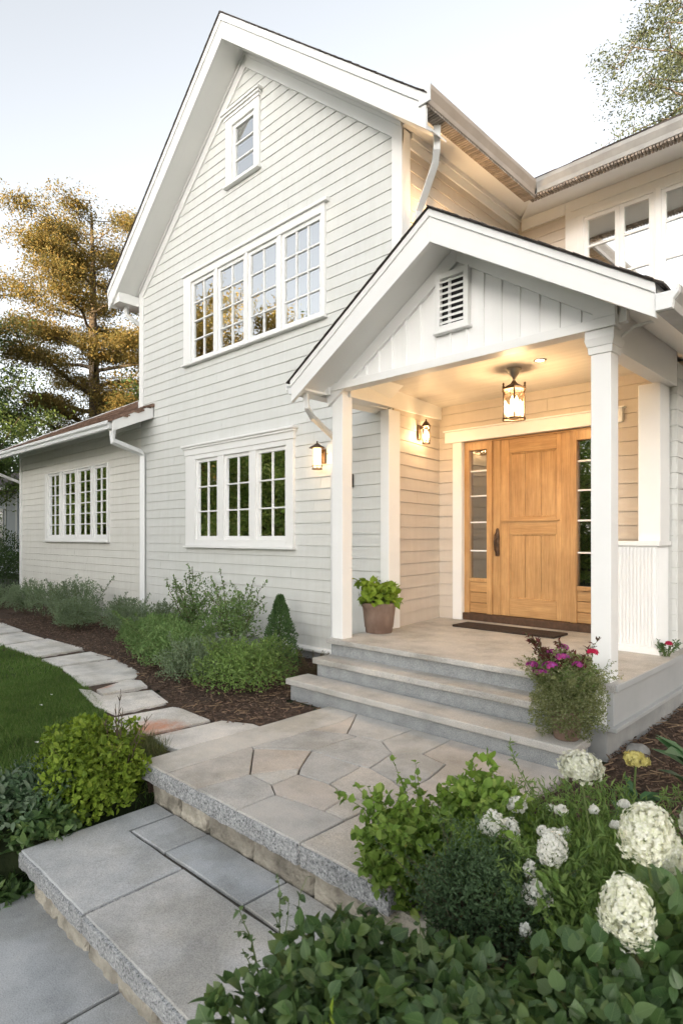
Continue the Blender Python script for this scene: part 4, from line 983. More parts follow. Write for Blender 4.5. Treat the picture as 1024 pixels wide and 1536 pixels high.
# ------------------------------------------------------------------ steps, patio, landing, walk
def chaos(V, amp, freq, seed):   # small irregularity on stone
    out = []
    for p in V:
        q = Vector(p) * freq + Vector((seed * 3.1, seed * 1.7, seed))
        out.append(tuple(Vector(p) + noise.noise_vector(q) * amp))
    return out
def rough_box(mb, x0, x1, y0, y1, z0, z1, amp, seed, step=0.035, top_flat=False):
    """box with subdivided, noisy faces (split-face stone)"""
    b = len(mb.v)
    nx, ny, nz_ = [max(1, int(round((q - p) / step))) for p, q in ((x0, x1), (y0, y1), (z0, z1))]
    idx = {}; V = []; F = []
    def vid(i, j, k_):
        if (i, j, k_) not in idx:
            p = Vector((x0 + (x1 - x0) * i / nx, y0 + (y1 - y0) * j / ny, z0 + (z1 - z0) * k_ / nz_))
            d = noise.noise_vector(p * 14 + Vector((seed, seed * 2.3, 0))) * amp + noise.noise_vector(p * 45 + Vector((seed, 0, seed))) * amp * 0.45
            if top_flat and k_ == nz_: d.z = 0
            e = (i in (0, nx)) + (j in (0, ny)) + (k_ in (0, nz_))
            if e >= 2:   # round the arrises
                c = Vector(((x0 + x1) / 2, (y0 + y1) / 2, (z0 + z1) / 2))
                for ax, (i_, n_) in enumerate(((i, nx), (j, ny), (k_, nz_))):
                    if i_ in (0, n_): p[ax] += (1 if i_ == 0 else -1) * amp * 0.6
            idx[(i, j, k_)] = len(V); V.append(tuple(p + d))
        return idx[(i, j, k_)]
    for i in range(nx):
        for j in range(ny):
            F.append((vid(i, j, nz_), vid(i + 1, j, nz_), vid(i + 1, j + 1, nz_), vid(i, j + 1, nz_)))
    for i in range(nx):
        for k_ in range(nz_):
            F.append((vid(i, 0, k_), vid(i + 1, 0, k_), vid(i + 1, 0, k_ + 1), vid(i, 0, k_ + 1))); F.append((vid(i + 1, ny, k_), vid(i, ny, k_), vid(i, ny, k_ + 1), vid(i + 1, ny, k_ + 1)))
    for j in range(ny):
        for k_ in range(nz_):
            F.append((vid(0, j + 1, k_), vid(0, j, k_), vid(0, j, k_ + 1), vid(0, j + 1, k_ + 1))); F.append((vid(nx, j, k_), vid(nx, j + 1, k_), vid(nx, j + 1, k_ + 1), vid(nx, j, k_ + 1)))
    mb.add(V, F)

steps = empty('porch_steps', (-2.9, 3.95, 0), 'two wide stone steps with granite risers leading up to the porch', 'steps')
for z, y0, y1, x0, x1 in ((0.32, 3.985, 4.245, -4.24, -1.64), (0.16, 3.70, 3.99, -4.30, -1.585)):
    mb = MB(); mb.box(x0, x1, y0, y1, z - 0.055, z); mb.build('tread', M['tread'], steps, bevel=0.010, seg=3)
    mb = MB(); mb.box(x0 + 0.035, x1 - 0.03, y0 + 0.035, y1 + 0.03, z - 0.2, z - 0.0555); mb.build('riser', M['riser'], steps, bevel=0.003)

def flat_stone(mb, poly, z1, th, gap=0.005, seed=0, wob=0.004):
    """a flag: polygon shrunk by the joint, edge slightly wavy, arris eased"""
    P = [Vector((x, y)) for x, y in poly]
    ar = sum(P[i].x * P[(i + 1) % len(P)].y - P[(i + 1) % len(P)].x * P[i].y for i in range(len(P)))
    if ar < 0: P.reverse()
    n = len(P); Q = []
    for i in range(n):
        a_, b_, c_ = P[i - 1], P[i], P[(i + 1) % n]
        d1 = (b_ - a_).normalized(); d2 = (c_ - b_).normalized()
        n1 = Vector((-d1.y, d1.x)); n2 = Vector((-d2.y, d2.x)); m_ = n1 + n2
        if m_.length < 0.2: m_ = n1
        m_.normalize(); Q.append(b_ + m_ * min(gap / max(m_.dot(n1), 0.35), gap * 2.2))
    D = []
    for i in range(n):
        a_, b_ = Q[i], Q[(i + 1) % n]; k_ = max(1, int((b_ - a_).length / 0.06))
        for t in range(k_):
            p = a_.lerp(b_, t / k_); w_ = noise.noise_vector(Vector((p.x * 9, p.y * 9, seed)))
            D.append(p + Vector((w_.x, w_.y)) * wob)
    c = sum(D, Vector((0, 0))) / len(D); k_ = len(D); e = 0.005
    lo = [(p.x, p.y, z1 - th) for p in D]; mid = [(p.x, p.y, z1 - e) for p in D]
    top = [(*(p + (c - p).normalized() * e), z1) for p in D]
    mb.add(lo + mid + top, [tuple(range(2 * k_, 3 * k_))] + [(i + o, (i + 1) % k_ + o, (i + 1) % k_ + o + k_, i + o + k_) for o in (0, k_) for i in range(k_)])

PAT = dict(
B1=[(-3.735, 1.965), (-3.42, 1.965), (-3.42, 2.63), (-3.385, 3.17), (-3.37, 3.48), (-3.43, 3.735), (-3.76, 3.735)],
S2=[(-3.42, 1.965), (-3.42, 2.63), (-3.38, 2.62), (-3.03, 2.32), (-3.08, 1.965)],
S3=[(-3.08, 1.965), (-3.03, 2.32), (-2.81, 2.31), (-2.69, 2.24), (-2.69, 1.965)],
S4=[(-2.69, 1.965), (-2.69, 2.24), (-2.34, 2.29), (-2.19, 2.29), (-2.18, 1.965)],
S5=[(-3.38, 2.62), (-3.06, 2.87), (-2.88, 2.6), (-3.03, 2.32)],
S6=[(-3.03, 2.32), (-2.88, 2.6), (-2.82, 2.53), (-2.81, 2.31)],
S7=[(-2.81, 2.31), (-2.82, 2.53), (-2.57, 2.56), (-2.38, 2.52), (-2.34, 2.29), (-2.69, 2.24)],
S8=[(-3.06, 2.87), (-2.62, 2.89), (-2.57, 2.56), (-2.82, 2.53), (-2.88, 2.6)],
S9=[(-3.42, 2.63), (-3.385, 3.17), (-3.13, 3.3), (-3.03, 3.3), (-3.05, 3.14), (-3.06, 2.87), (-3.38, 2.62)],
S10=[(-3.385, 3.17), (-3.37, 3.48), (-3.43, 3.735), (-3.13, 3.3)],
S11=[(-3.43, 3.735), (-2.84, 3.735), (-2.84, 3.36), (-3.13, 3.3)],
S12=[(-3.03, 3.3), (-3.13, 3.3), (-2.84, 3.36), (-2.79, 3.32), (-2.63, 3.22), (-2.56, 2.91), (-2.62, 2.89), (-3.06, 2.87), (-3.05, 3.14)],
S13=[(-2.84, 3.36), (-2.84, 3.735), (-2.5, 3.735), (-2.47, 3.35), (-2.63, 3.22), (-2.79, 3.32)],
S14=[(-2.56, 2.91), (-2.63, 3.22), (-2.47, 3.35), (-2.25, 3.3), (-2.19, 3.02), (-2.33, 2.86)],
S15=[(-2.57, 2.56), (-2.62, 2.89), (-2.56, 2.91), (-2.33, 2.86), (-2.18, 2.79), (-2.18, 2.53), (-2.38, 2.52)],
S16=[(-2.33, 2.86), (-2.19, 3.02), (-2.18, 2.79)],
S17=[(-2.34, 2.29), (-2.38, 2.52), (-2.18, 2.53), (-2.19, 2.29)],
S18=[(-2.175, 1.965), (-2.18, 2.53), (-2.18, 2.79), (-1.62, 2.75), (-1.62, 1.965)],
S19=[(-2.47, 3.35), (-2.5, 3.735), (-1.60, 3.735), (-1.62, 2.75), (-2.18, 2.79), (-2.19, 3.02), (-2.25, 3.3)])
mb = MB()
mb.box(-3.69, -1.66, 2.03, 3.73, -0.12, -0.014)
patio = mb.build('patio', M['grout']); tag(patio, kind='structure')
mb = MB()
for i, (kk, poly) in enumerate(PAT.items()): flat_stone(mb, poly, 0.0 + 0.0012 * ((i * 7) % 3), 0.06, 0.0045, i)
mb.build('flagstones', M['flag'], patio)
mb = MB()
for i, (x0, x1) in enumerate(((-3.735, -3.42), (-3.42, -3.08), (-3.08, -2.69), (-2.69, -2.188), (-2.176, -1.62))):
    rough_box(mb, x0, x1, 1.958, 2.2, -0.115, -0.007, 0.006, i + 1, 0.022, True)
for i, (y0, y1) in enumerate(((2.205, 2.95), (2.95, 3.72))): rough_box(mb, -3.742, -3.6, y0, y1, -0.115, -0.007, 0.005, i + 11, 0.03, True)
mb.build('coping', M['granite'], patio)
mb = MB(); x = -3.66; i = 0
for wd in (0.34, 0.30, 0.42, 0.47, 0.36, 0.36):
    rough_box(mb, x, x + wd - 0.018, 2.005, 2.2, -0.34, -0.116, 0.013, i + 20, 0.024); x += wd; i += 1
rough_box(mb, -3.68, -3.55, 2.2, 3.7, -0.4, -0.116, 0.01, 40, 0.05)
mb.build('retaining_wall', M['wallstone'], patio)

mb = MB(); mb.box(-3.55, -1.66, 1.23, 2.03, -0.36, -0.266)
land = mb.build('stone_landing', M['grout']); tag(land, kind='structure')
mb = MB()
L = [[(-3.60, 1.175), (-3.60, 2.00), (-3.37, 2.00), (-3.37, 1.705), (-2.79, 1.705), (-2.79, 1.175)],
     [(-3.37, 1.705), (-3.37, 2.00), (-3.005, 2.00), (-3.005, 1.715)], [(-3.005, 1.715), (-3.005, 2.00), (-2.31, 2.00), (-2.31, 1.725)],
     [(-2.31, 1.725), (-2.31, 2.00), (-1.64, 2.00), (-1.64, 1.72)], [(-2.775, 1.175), (-2.79, 1.705), (-1.64, 1.72), (-1.64, 1.175)]]
for i, poly in enumerate(L): flat_stone(mb, poly, -0.25 + 0.0012 * (i % 3), 0.06, 0.007, i + 40, 0.005)
mb.build('flagstones', M['blueslab'], land)
mb = MB()
for i, (x0, x1) in enumerate(((-3.60, -2.788), (-2.782, -1.64))): rough_box(mb, x0, x1, 1.165, 1.45, -0.345, -0.258, 0.007, i + 51, 0.02, True)
rough_box(mb, -3.607, -3.45, 1.452, 1.99, -0.345, -0.258, 0.006, 55, 0.03, True)
mb.build('coping', M['granite'], land)
mb = MB(); x = -3.54
for i, wd in enumerate((0.33, 0.36, 0.30, 0.34, 0.33, 0.28)):
    rough_box(mb, x, x + wd - 0.026, 1.225, 1.4, -0.54, -0.346, 0.014, i + 60, 0.022); x += wd
rough_box(mb, -3.55, -3.4, 1.4, 1.98, -0.54, -0.346, 0.012, 70, 0.05)
mb.build('retaining_wall', M['wallstone'], land)

mb = MB(); mb.box(-3.6, -1.3, -2.6, 1.22, -0.62, -0.516)
lw = mb.build('lower_path', M['grout']); tag(lw, kind='structure')
mb = MB()
for i, poly in enumerate(([(-3.60, 0.30), (-3.60, 1.26), (-2.535, 1.26), (-2.535, 0.30)], [(-2.525, 0.30), (-2.525, 1.26), (-1.4, 1.26), (-1.4, 0.30)], [(-3.60, -1.4), (-3.60, 0.29), (-2.2, 0.29), (-2.2, -1.4)], [(-2.19, -1.4), (-2.19, 0.29), (-1.3, 0.29), (-1.3, -1.4)])):
    flat_stone(mb, poly, -0.50 + 0.001 * (i % 2), 0.06, 0.006, i + 80)
mb.build('flagstones', M['blueslab'], lw)

STEP = [('small far slab at the end of the garden path', [(-12.3, 2.95), (-12.2, 3.5), (-11.3, 3.5), (-11.3, 2.95)]),
 ('narrow grey slab far along the path by the mulch', [(-11.21, 2.85), (-11.15, 3.47), (-10.36, 3.43), (-10.25, 2.72)]),
 ('buff slab beside the far corner of the lawn', [(-10.13, 2.66), (-10.26, 3.4), (-9.40, 3.4), (-9.25, 2.76), (-9.3, 2.54)]),
 ('broad pale slab in the middle of the garden path', [(-9.13, 2.78), (-9.29, 3.41), (-8.09, 3.46), (-8.01, 2.81)]),
 ('slim slab between two broad slabs of the path', [(-7.79, 2.79), (-7.84, 3.42), (-7.25, 3.42), (-7.25, 2.77)]),
 ('broad slab with a rounded corner at the path bend', [(-7.19, 2.78), (-7.16, 3.42), (-6.6, 3.36), (-6.25, 3.27), (-6.08, 3.15), (-6.12, 2.59)]),
 ('small wedge slab on the mulch side of the bend', [(-5.84, 2.60), (-6.02, 3.02), (-5.87, 3.09), (-5.61, 3.02), (-5.64, 2.57)]),
 ('grey slab with a long lip next to the lawn edge', [(-6.02, 2.5), (-5.88, 2.565), (-5.60, 2.545), (-5.46, 2.99), (-4.95, 2.87), (-4.96, 2.37), (-5.34, 2.36)]),
 ('slab with an orange rust stain on its near edge', [(-4.86, 2.26), (-4.78, 2.85), (-4.22, 2.83), (-4.27, 2.25), (-4.54, 2.13)]),
 ('last slab of the path touching the patio edge', [(-4.17, 2.28), (-4.12, 2.87), (-3.86, 2.99), (-3.765, 2.99), (-3.765, 2.26), (-3.93, 2.24)])]
for i, (lab, poly) in enumerate(STEP):
    mb = MB(); flat_stone(mb, poly, -0.018 + 0.006 * math.sin(i * 2.3), 0.06, 0.003, i + 90, 0.0015)
    o = mb.build('stepping_stone', M['stepstone'], origin=(sum(p[0] for p in poly) / len(poly), sum(p[1] for p in poly) / len(poly), -0.05))
    tag(o, lab, 'paving slab', 'stepping stones of the curved garden path')

# ------------------------------------------------------------------ mulch, lawn
def patch(name, m, x0, x1, y0, y1, inside, lift, step=0.06, amp=0.018, seed=1):
    X = np.arange(x0, x1, step); Y = np.arange(y0, y1, step); gx, gy = np.meshgrid(X, Y)
    r = rng(seed); Z = ground_h(gx, gy) + lift + r.uniform(-amp, amp, gx.shape)
    w_ = len(X); V = np.stack([gx.ravel() + r.uniform(-.02, .02, gx.size), gy.ravel() + r.uniform(-.02, .02, gx.size), Z.ravel()], 1)
    i, j = np.meshgrid(np.arange(w_ - 1), np.arange(len(Y) - 1)); a = (j * w_ + i).ravel()
    F = np.stack([a, a + 1, a + w_ + 1, a + w_], 1)
    cx = gx.ravel()[a] + step / 2; cy = gy.ravel()[a] + step / 2
    return np_mesh(name, V, F[inside(cx, cy)], m, smooth=False)
bx_, by_ = [-17, -11.3, -7.2, -6.4, -6.0, -5.5, -4.9, -4.15, -3.85, -3.7], [3.3, 3.45, 3.38, 3.30, 3.12, 3.0, 2.84, 2.80, 2.95, 3.0]
in_left = lambda x, y: (y > np.interp(x, bx_, by_)) & (y < YW + 0.02) & (x < -3.70) & ((x < -4.27) | (y < 3.66)) & ((x < -4.2) | (y < 4.0))
tag(patch('mulch_bed', M['mulch'], -17, -3.6, 2.7, 5.2, in_left, 0.022, seed=2), kind='structure')
in_right = lambda x, y: (x > -1.60) & (y > 0.0) & ((x > -1.56) | (y < 3.7))
tag(patch('mulch_bed', M['mulch'], -1.66, 2.6, 0.0, 7.6, in_right, 0.022, seed=3), kind='structure')
# brown strip of soil between the slabs
in_path = lambda x, y: (y < np.interp(x, bx_, by_) + 0.03) & (y > np.interp(x, [-13, -9.4, -8.2, -7.3, -6.15, -5.2, -4.5, -4.0, -3.8], [2.75, 2.60, 2.82, 2.77, 2.52, 2.34, 2.12, 2.15, 2.0]))
tag(patch('path_bed', M['mulch'], -13, -3.74, 1.9, 3.5, in_path, 0.006, amp=0.006, seed=4), kind='structure')

def chips(name, n, x0, x1, y0, y1, inside, lift, seed, m, L0=0.012, L1=0.04, flat=0.35, w0=0.12, w1=0.4):
    r = rng(seed); P = np.stack([r.uniform(x0, x1, n), r.uniform(y0, y1, n)], 1); P = P[inside(P[:, 0], P[:, 1])]; n = len(P)
    z = ground_h(P[:, 0], P[:, 1]) + lift + r.uniform(0, 0.02, n)
    a = r.uniform(0, 2 * np.pi, n); ln = r.uniform(L0, L1, n) ** 1.0; wd = ln * r.uniform(w0, w1, n)
    d = np.stack([np.cos(a), np.sin(a), r.uniform(-flat, flat, n)], 1) * ln[:, None] / 2
    s_ = np.stack([-np.sin(a), np.cos(a), r.uniform(-flat, flat, n)], 1) * wd[:, None] / 2
    c = np.stack([P[:, 0], P[:, 1], z], 1); t = np.zeros((n, 3)); t[:, 2] = 0.004
    V = np.stack([c - d - s_, c + d - s_, c + d * 0.9 + s_, c - d * 0.9 + s_, c - d * 0.9 - s_ * 0.8 + t, c + d * 0.8 - s_ * 0.9 + t, c + d * 0.9 + s_ + t, c - d + s_ * 0.8 + t], 1).reshape(-1, 3)
    b = (np.arange(n) * 8)[:, None]
    F = np.concatenate([b + np.array(q) for q in ((4, 5, 6, 7), (0, 1, 5, 4), (1, 2, 6, 5), (2, 3, 7, 6), (3, 0, 4, 7))])
    return np_mesh(name, V, F, m)
tag(chips('mulch_chips', 15000, -12, -3.7, 2.8, 5.1, in_left, 0.03, 5, M['chip']), kind='stuff')
tag(chips('mulch_chips', 9000, -1.6, 0.6, 2.2, 6.6, in_right, 0.03, 6, M['chip'], 0.012, 0.045), kind='stuff')
tag(chips('dry_stalks', 420, -7.5, -3.75, 2.8, 4.6, in_left, 0.05, 7, M['straw'], 0.04, 0.13, 0.3, 0.03, 0.08), kind='stuff')
tag(chips('dry_stalks', 260, -1.55, 0.4, 3.2, 6.0, in_right, 0.05, 8, M['straw'], 0.04, 0.14, 0.3, 0.03, 0.08), kind='stuff')

lx, ly = [-16, -13, -9.41, -8.17, -7.3, -6.15, -5.2, -4.7, -4.48, -4.2, -3.9], [2.7, 2.75, 2.82, 2.86, 2.81, 2.63, 2.40, 2.15, 1.95, 2.0, 2.1]
def in_lawn(x, y): return (y < np.interp(x, lx, ly)) & (x < -3.70) & ((x < -4.15) | (y > 1.9))
def grass(n, x0, x1, y0, y1, seed, h0, h1, wd, inside=in_lawn, dens=None, lean=0.5):
    r = rng(seed); P = np.stack([r.uniform(x0, x1, n), r.uniform(y0, y1, n)], 1); P = P[inside(P[:, 0], P[:, 1])]; n = len(P)
    z = ground_h(P[:, 0], P[:, 1]); a = r.uniform(0, 2 * np.pi, n); h = r.uniform(h0, h1, n); w_ = r.uniform(0.7, 1.3, n) * wd
    c = np.stack([P[:, 0], P[:, 1], z - 0.004], 1); s_ = np.stack([np.cos(a), np.sin(a), np.zeros(n)], 1) * w_[:, None] / 2
    l = np.stack([r.normal(0, lean, n), r.normal(0, lean, n), np.ones(n)], 1); l /= np.linalg.norm(l, axis=1)[:, None]
    t = c + l * h[:, None]; m_ = c + l * h[:, None] * 0.55 + np.stack([np.zeros(n), np.zeros(n), h * 0.06], 1)
    V = np.stack([c - s_, c + s_, m_ + s_ * 0.75, m_ - s_ * 0.75, t], 1).reshape(-1, 3); b = (np.arange(n) * 5)[:, None]
    F = np.concatenate([b + np.array((0, 1, 2)), b + np.array((0, 2, 3)), b + np.array((3, 2, 4))])
    return V, F
parts = [grass(150000, -7.0, -3.7, 0.2, 2.7, 11, 0.025, 0.055, 0.005), grass(90000, -13.5, -7.0, -0.5, 2.9, 12, 0.03, 0.06, 0.008), grass(60000, -8.0, -3.7, -2.5, 0.2, 14, 0.03, 0.06, 0.009)]
V = []; F = []; nb_ = 0
for p in parts: V.append(p[0]); F.append(p[1] + nb_); nb_ += len(p[0])
V = np.concatenate(V); F = np.concatenate(F)
tag(np_mesh('lawn_grass', V, F, M['grass']), kind='stuff')
tag(np_mesh('weedy_edge', *grass(2600, -4.35, -3.72, 1.95, 2.35, 13, 0.04, 0.13, 0.004, lambda x, y: (x + 4.1) ** 2 / 0.09 + (y - 2.13) ** 2 / 0.03 < 1, lean=0.6), leaf_mat('pale_weed', [(0.15, 0.18, 0.06), (0.22, 0.22, 0.10), (0.10, 0.15, 0.04)], 0.3)), kind='stuff')

# ------------------------------------------------------------------ foliage
LEAF4 = (np.array([(0, 0, 0), (-0.5, 0.5, 0.10), (0, 1, -0.04), (0.5, 0.5, 0.10)]), np.array([(0, 2, 1), (0, 3, 2)]))
LEAF8 = (np.array([(0, 0, 0), (0, 0.33, -0.03), (0, 0.68, -0.05), (0, 1, -0.16), (-0.44, 0.26, 0.07), (-0.42, 0.62, 0.02), (0.44, 0.26, 0.07), (0.42, 0.62, 0.02)]),
         np.array([(0, 1, 4), (1, 5, 4), (1, 2, 5), (2, 3, 5), (0, 6, 1), (1, 6, 7), (1, 7, 2), (2, 7, 3)]))
def _oval(n=5):
    ys_ = [0.0, 0.16, 0.38, 0.62, 0.83, 1.0]; w_ = [0.0, 0.40, 0.50, 0.42, 0.22, 0.0]; mid = [0, -0.02, -0.04, -0.07, -0.11, -0.18]
    V = []; F = []
    for y_, m_ in zip(ys_, mid): V.append((0, y_, m_))
    L0 = len(V)
    for s_ in (-1, 1):
        for y_, ww, m_ in list(zip(ys_, w_, mid))[1:-1]: V.append((s_ * ww, y_ - 0.02, m_ + 0.10 * ww * 1.6))
    for k_, b_ in ((0, L0), (1, L0 + 4)):
        f_ = [(0, 1, b_), (4, 5, b_ + 3)] + [q for i in range(3) for q in ((i + 1, i + 2, b_ + i + 1), (i + 1, b_ + i + 1, b_ + i))]
        F += [f if k_ else tuple(reversed(f)) for f in f_]
    return np.array(V, float), np.array(F)
LEAF14 = _oval()
def unit(a): return a / np.maximum(np.linalg.norm(a, axis=1), 1e-9)[:, None]
def leaves(P, D, Nn, L_, W_, tmpl=LEAF4):
    """leaf blades at P along D, facing Nn"""
    D = unit(D); S = unit(np.cross(D, Nn)); Nn = np.cross(S, D)
    T, F = tmpl
    V = P[:, None, :] + S[:, None, :] * (T[None, :, 0:1] * W_[:, None, None]) + D[:, None, :] * (T[None, :, 1:2] * L_[:, None, None]) + Nn[:, None, :] * (T[None, :, 2:3] * L_[:, None, None])
    k_ = len(T); n = len(P)
    FF = (F[None] + (np.arange(n) * k_)[:, None, None]).reshape(-1, 3)
    return V.reshape(-1, 3), FF
def join(ls):
    V = []; F = []; b = 0
    for v, f in ls: V.append(v); F.append(f + b); b += len(v)
    return np.concatenate(V), np.concatenate(F)
def lumpy(d, lump, freq, seed):
    r = rng(seed); ph = r.uniform(0, 6.28, (6, 1)); k_ = r.normal(0, freq, (6, 3))
    s_ = np.sin(d @ k_.T + ph.T).mean(1) * 2.2
    return 1 + lump * s_
def mound(c, rx, ry, rz, n, ll, lw, seed, lump=0.22, freq=4.0, shell=0.35, up=0.35, rand=0.6, zmin=-0.35, tmpl=LEAF4):
    r = rng(seed); d = unit(r.normal(0, 1, (int(n * 1.6), 3))); d = d[d[:, 2] > zmin][:n]; n = len(d)
    rad = lumpy(d, lump, freq, seed) * (1 - shell * r.random(n) ** 1.6)
    P = np.array(c) + d * rad[:, None] * np.array([rx, ry, rz])
    D = d * 0.5 + r.normal(0, rand, (n, 3)) + np.array([0, 0, up]); Nn = d + r.normal(0, 0.45, (n, 3)) + np.array([0, 0, 0.4])
    k_ = r.uniform(0.55, 1.35, n)
    return leaves(P, D, Nn, ll * k_, lw * k_ * r.uniform(0.75, 1.15, n), tmpl)
def sprays(c, n, h0, h1, spread, per, ll, lw, seed, base_r=0.05, start=0.15, droop=0.0, side=0, side_l=0.15, tmpl=LEAF4, lrand=0.5, thick=0.004):
    """stems rising from a base with leaves along them (and along side twigs); returns (leaf mesh data, stem tube MB)"""
    r = rng(seed); stems = MB(); PP = []; DD = []; NN = []
    c = np.array(c)
    for i in range(n):
        a = r.uniform(0, 2 * np.pi); h = r.uniform(h0, h1); sp = spread * r.uniform(0.25, 1) * h
        b0 = c + np.array([np.cos(a), np.sin(a), 0]) * base_r * r.random()
        dirv = np.array([np.cos(a) * sp, np.sin(a) * sp, 0]); pts = []
        wob = r.normal(0, 0.02 * h, (7, 3))
        for t in np.linspace(0, 1, 7):
            q = b0 + dirv * t ** 1.5 + np.array([0, 0, h * (t - droop * t * t)]) + wob[int(t * 6)] * t
            pts.append(q)
        pts = np.array(pts); stems.tube([tuple(p) for p in pts], [thick * (1 - 0.7 * t) for t in np.linspace(0, 1, 7)], 4, cap=False)
        lines = [(pts, start)]
        for s_ in range(side):
            t0 = r.uniform(0.25, 0.9); p0 = pts[int(t0 * 6)]; aa = r.uniform(0, 2 * np.pi); L1 = side_l * r.uniform(0.5, 1.2)
            e = p0 + np.array([np.cos(aa) * 0.8, np.sin(aa) * 0.8, r.uniform(0.2, 0.9)]) * L1
            tw = np.array([p0, (p0 + e) / 2 + r.normal(0, 0.01, 3), e]); stems.tube([tuple(p) for p in tw], thick * 0.4, 3, cap=False); lines.append((tw, 0.1))
        for ln, st in lines:
            seg = np.linalg.norm(np.diff(ln, axis=0), axis=1); tot = seg.sum(); m_ = max(2, int(per * tot))
            ts = r.uniform(st, 1.02, m_); cum = np.concatenate([[0], np.cumsum(seg)]) / tot
            P = np.stack([np.interp(ts, cum, ln[:, k_]) for k_ in range(3)], 1); ax = ln[-1] - ln[0]; ax = ax / np.linalg.norm(ax)
            o = unit(r.normal(0, 1, (m_, 3))); PP.append(P); DD.append(o * (0.9 + lrand) + ax * 0.6); NN.append(np.array([0, 0, 1.0]) + r.normal(0, 0.5, (m_, 3)))
    P = np.concatenate(PP); k_ = rng(seed + 1).uniform(0.6, 1.25, len(P))
    return leaves(P, np.concatenate(DD), np.concatenate(NN), ll * k_, lw * k_, tmpl), stems
def plant(name, loc, label, cat, group=None): return empty(name, loc, label, cat, group)
def blade_attr(o, tmpl):
    me = o.data; k_ = len(tmpl[0]); n = len(me.vertices) // k_
    at = me.attributes.new('blade', 'FLOAT_VECTOR', 'POINT'); T = tmpl[0].copy(); T[:, 2] = 0
    at.data.foreach_set('vector', np.tile(T, (n, 1)).astype(np.float32).ravel())
def shrub(loc, label, fol, stems=None, m='leaf_bed', cat='shrub', group=None, name='shrub', stem_m='twig', smooth=False, blade=None):
    o = plant(name, loc, label, cat, group)
    fo = np_mesh('foliage', *join(fol), M[m], o, smooth=smooth)
    if blade: blade_attr(fo, blade)
    if stems:
        mb = MB()
        for s_ in stems: mb.add(s_.v, s_.f)
        mb.build('stem', M[stem_m], o)
    return o
G = lambda x, y: float(ground_h(x, y))
BED = 'shrubs in the mulch bed along the house wall'
def feathery(x, y, h, r_, label, seed, m='leaf_grey', n=3600, ll=0.042, lw=0.013):
    r_ *= 0.98; h *= 0.86
    z = G(x, y)
    f1 = mound((x, y, z + h * 0.42), r_, r_, h * 0.5, n, ll, lw, seed, 0.25, 3.0, 0.5, 0.5, 0.6)
    f2, st = sprays((x, y, z), 15, h * 0.7, h * 1.06, 0.5, 150, ll, lw, seed + 3, r_ * 0.5, 0.3, side=4, side_l=0.12)
    shrub((x, y, z), label, [f1, f2], [st], m, group=BED)
feathery(-13.9, 4.25, 0.62, 0.42, 'grey-green feathery shrub at the far end of the house bed', 101, n=1500)
feathery(-12.6, 4.2, 0.75, 0.42, 'dusty green shrub standing below the wing window, left side', 105, n=1800)
feathery(-11.5, 4.25, 0.85, 0.45, 'tall dusty green feathery shrub below the middle of the wing window', 109, n=2000)
feathery(-10.45, 4.3, 0.95, 0.46, 'tallest feathery grey-green shrub under the right end of the wing window', 113)
feathery(-9.75, 4.0, 0.62, 0.38, 'wide low grey-green shrub in front of the tallest feathery one', 115)
feathery(-8.75, 4.35, 0.72, 0.36, 'feathery shrub with thin pale tips just left of the downspout', 117)
feathery(-7.85, 4.2, 0.50, 0.40, 'dark green rounded shrub just right of the downspout foot', 121, 'leaf_bed')
feathery(-7.0, 3.95, 0.55, 0.38, 'bushy mid green shrub left of the scraggly tall shrubs', 125, 'leaf_bed')
def mounded(x, y, h, r_, label, seed, m='leaf_bed', n=5200, ll=0.032, lw=0.016):
    r_ *= 1.12; h *= 1.12
    z = G(x, y)
    f1 = mound((x, y, z + h * 0.38), r_, r_, h * 0.6, n, ll, lw, seed, 0.16, 5, 0.55, 0.4, 0.6)
    f2, st = sprays((x, y, z), 26, h * 0.75, h * 1.08, 0.85, 160, ll, lw, seed + 3, r_ * 0.4, 0.35, side=2, side_l=0.08)
    shrub((x, y, z), label, [f1, f2], [st], m, group=BED)
mounded(-6.15, 3.72, 0.50, 0.42, 'low spreading green shrub between the path and the scraggly shrubs', 131, 'leaf_bed')
mounded(-5.55, 3.62, 0.40, 0.40, 'grey-tinged low shrub at the front edge of the bed by the path', 135, 'leaf_grey')
mounded(-4.86, 3.66, 0.46, 0.44, 'bright green rounded shrub nearest the porch steps', 139, 'leaf_fern', 5200)
def scraggly(x, y, h, label, seed, n=9):
    z = G(x, y)
    f2, st = sprays((x, y, z), n, h * 0.7, h * 1.05, 0.40, 70, 0.040, 0.020, seed, 0.10, 0.2, side=9, side_l=0.24, thick=0.007)
    f1 = mound((x, y, z + h * 0.42), 0.30, 0.30, h * 0.42, 1700, 0.038, 0.020, seed + 2, 0.3, 3, 0.7, 0.4, 0.7)
    shrub((x, y, z), label, [f1, f2], [st], 'leaf_bed', group=BED)
mounded(-6.75, 3.85, 0.52, 0.36, 'rounded green shrub wedged in front of the left scraggly shrub', 127, 'leaf_bed')
feathery(-8.25, 4.6, 0.62, 0.34, 'slim grey-green shrub right behind the downspout foot', 129, n=1500)
scraggly(-6.75, 4.35, 1.12, 'tall scraggly open shrub against the siding, the left of two', 141)
scraggly(-6.00, 4.35, 1.12, 'tall scraggly open shrub against the siding, nearer the little conifer', 145)
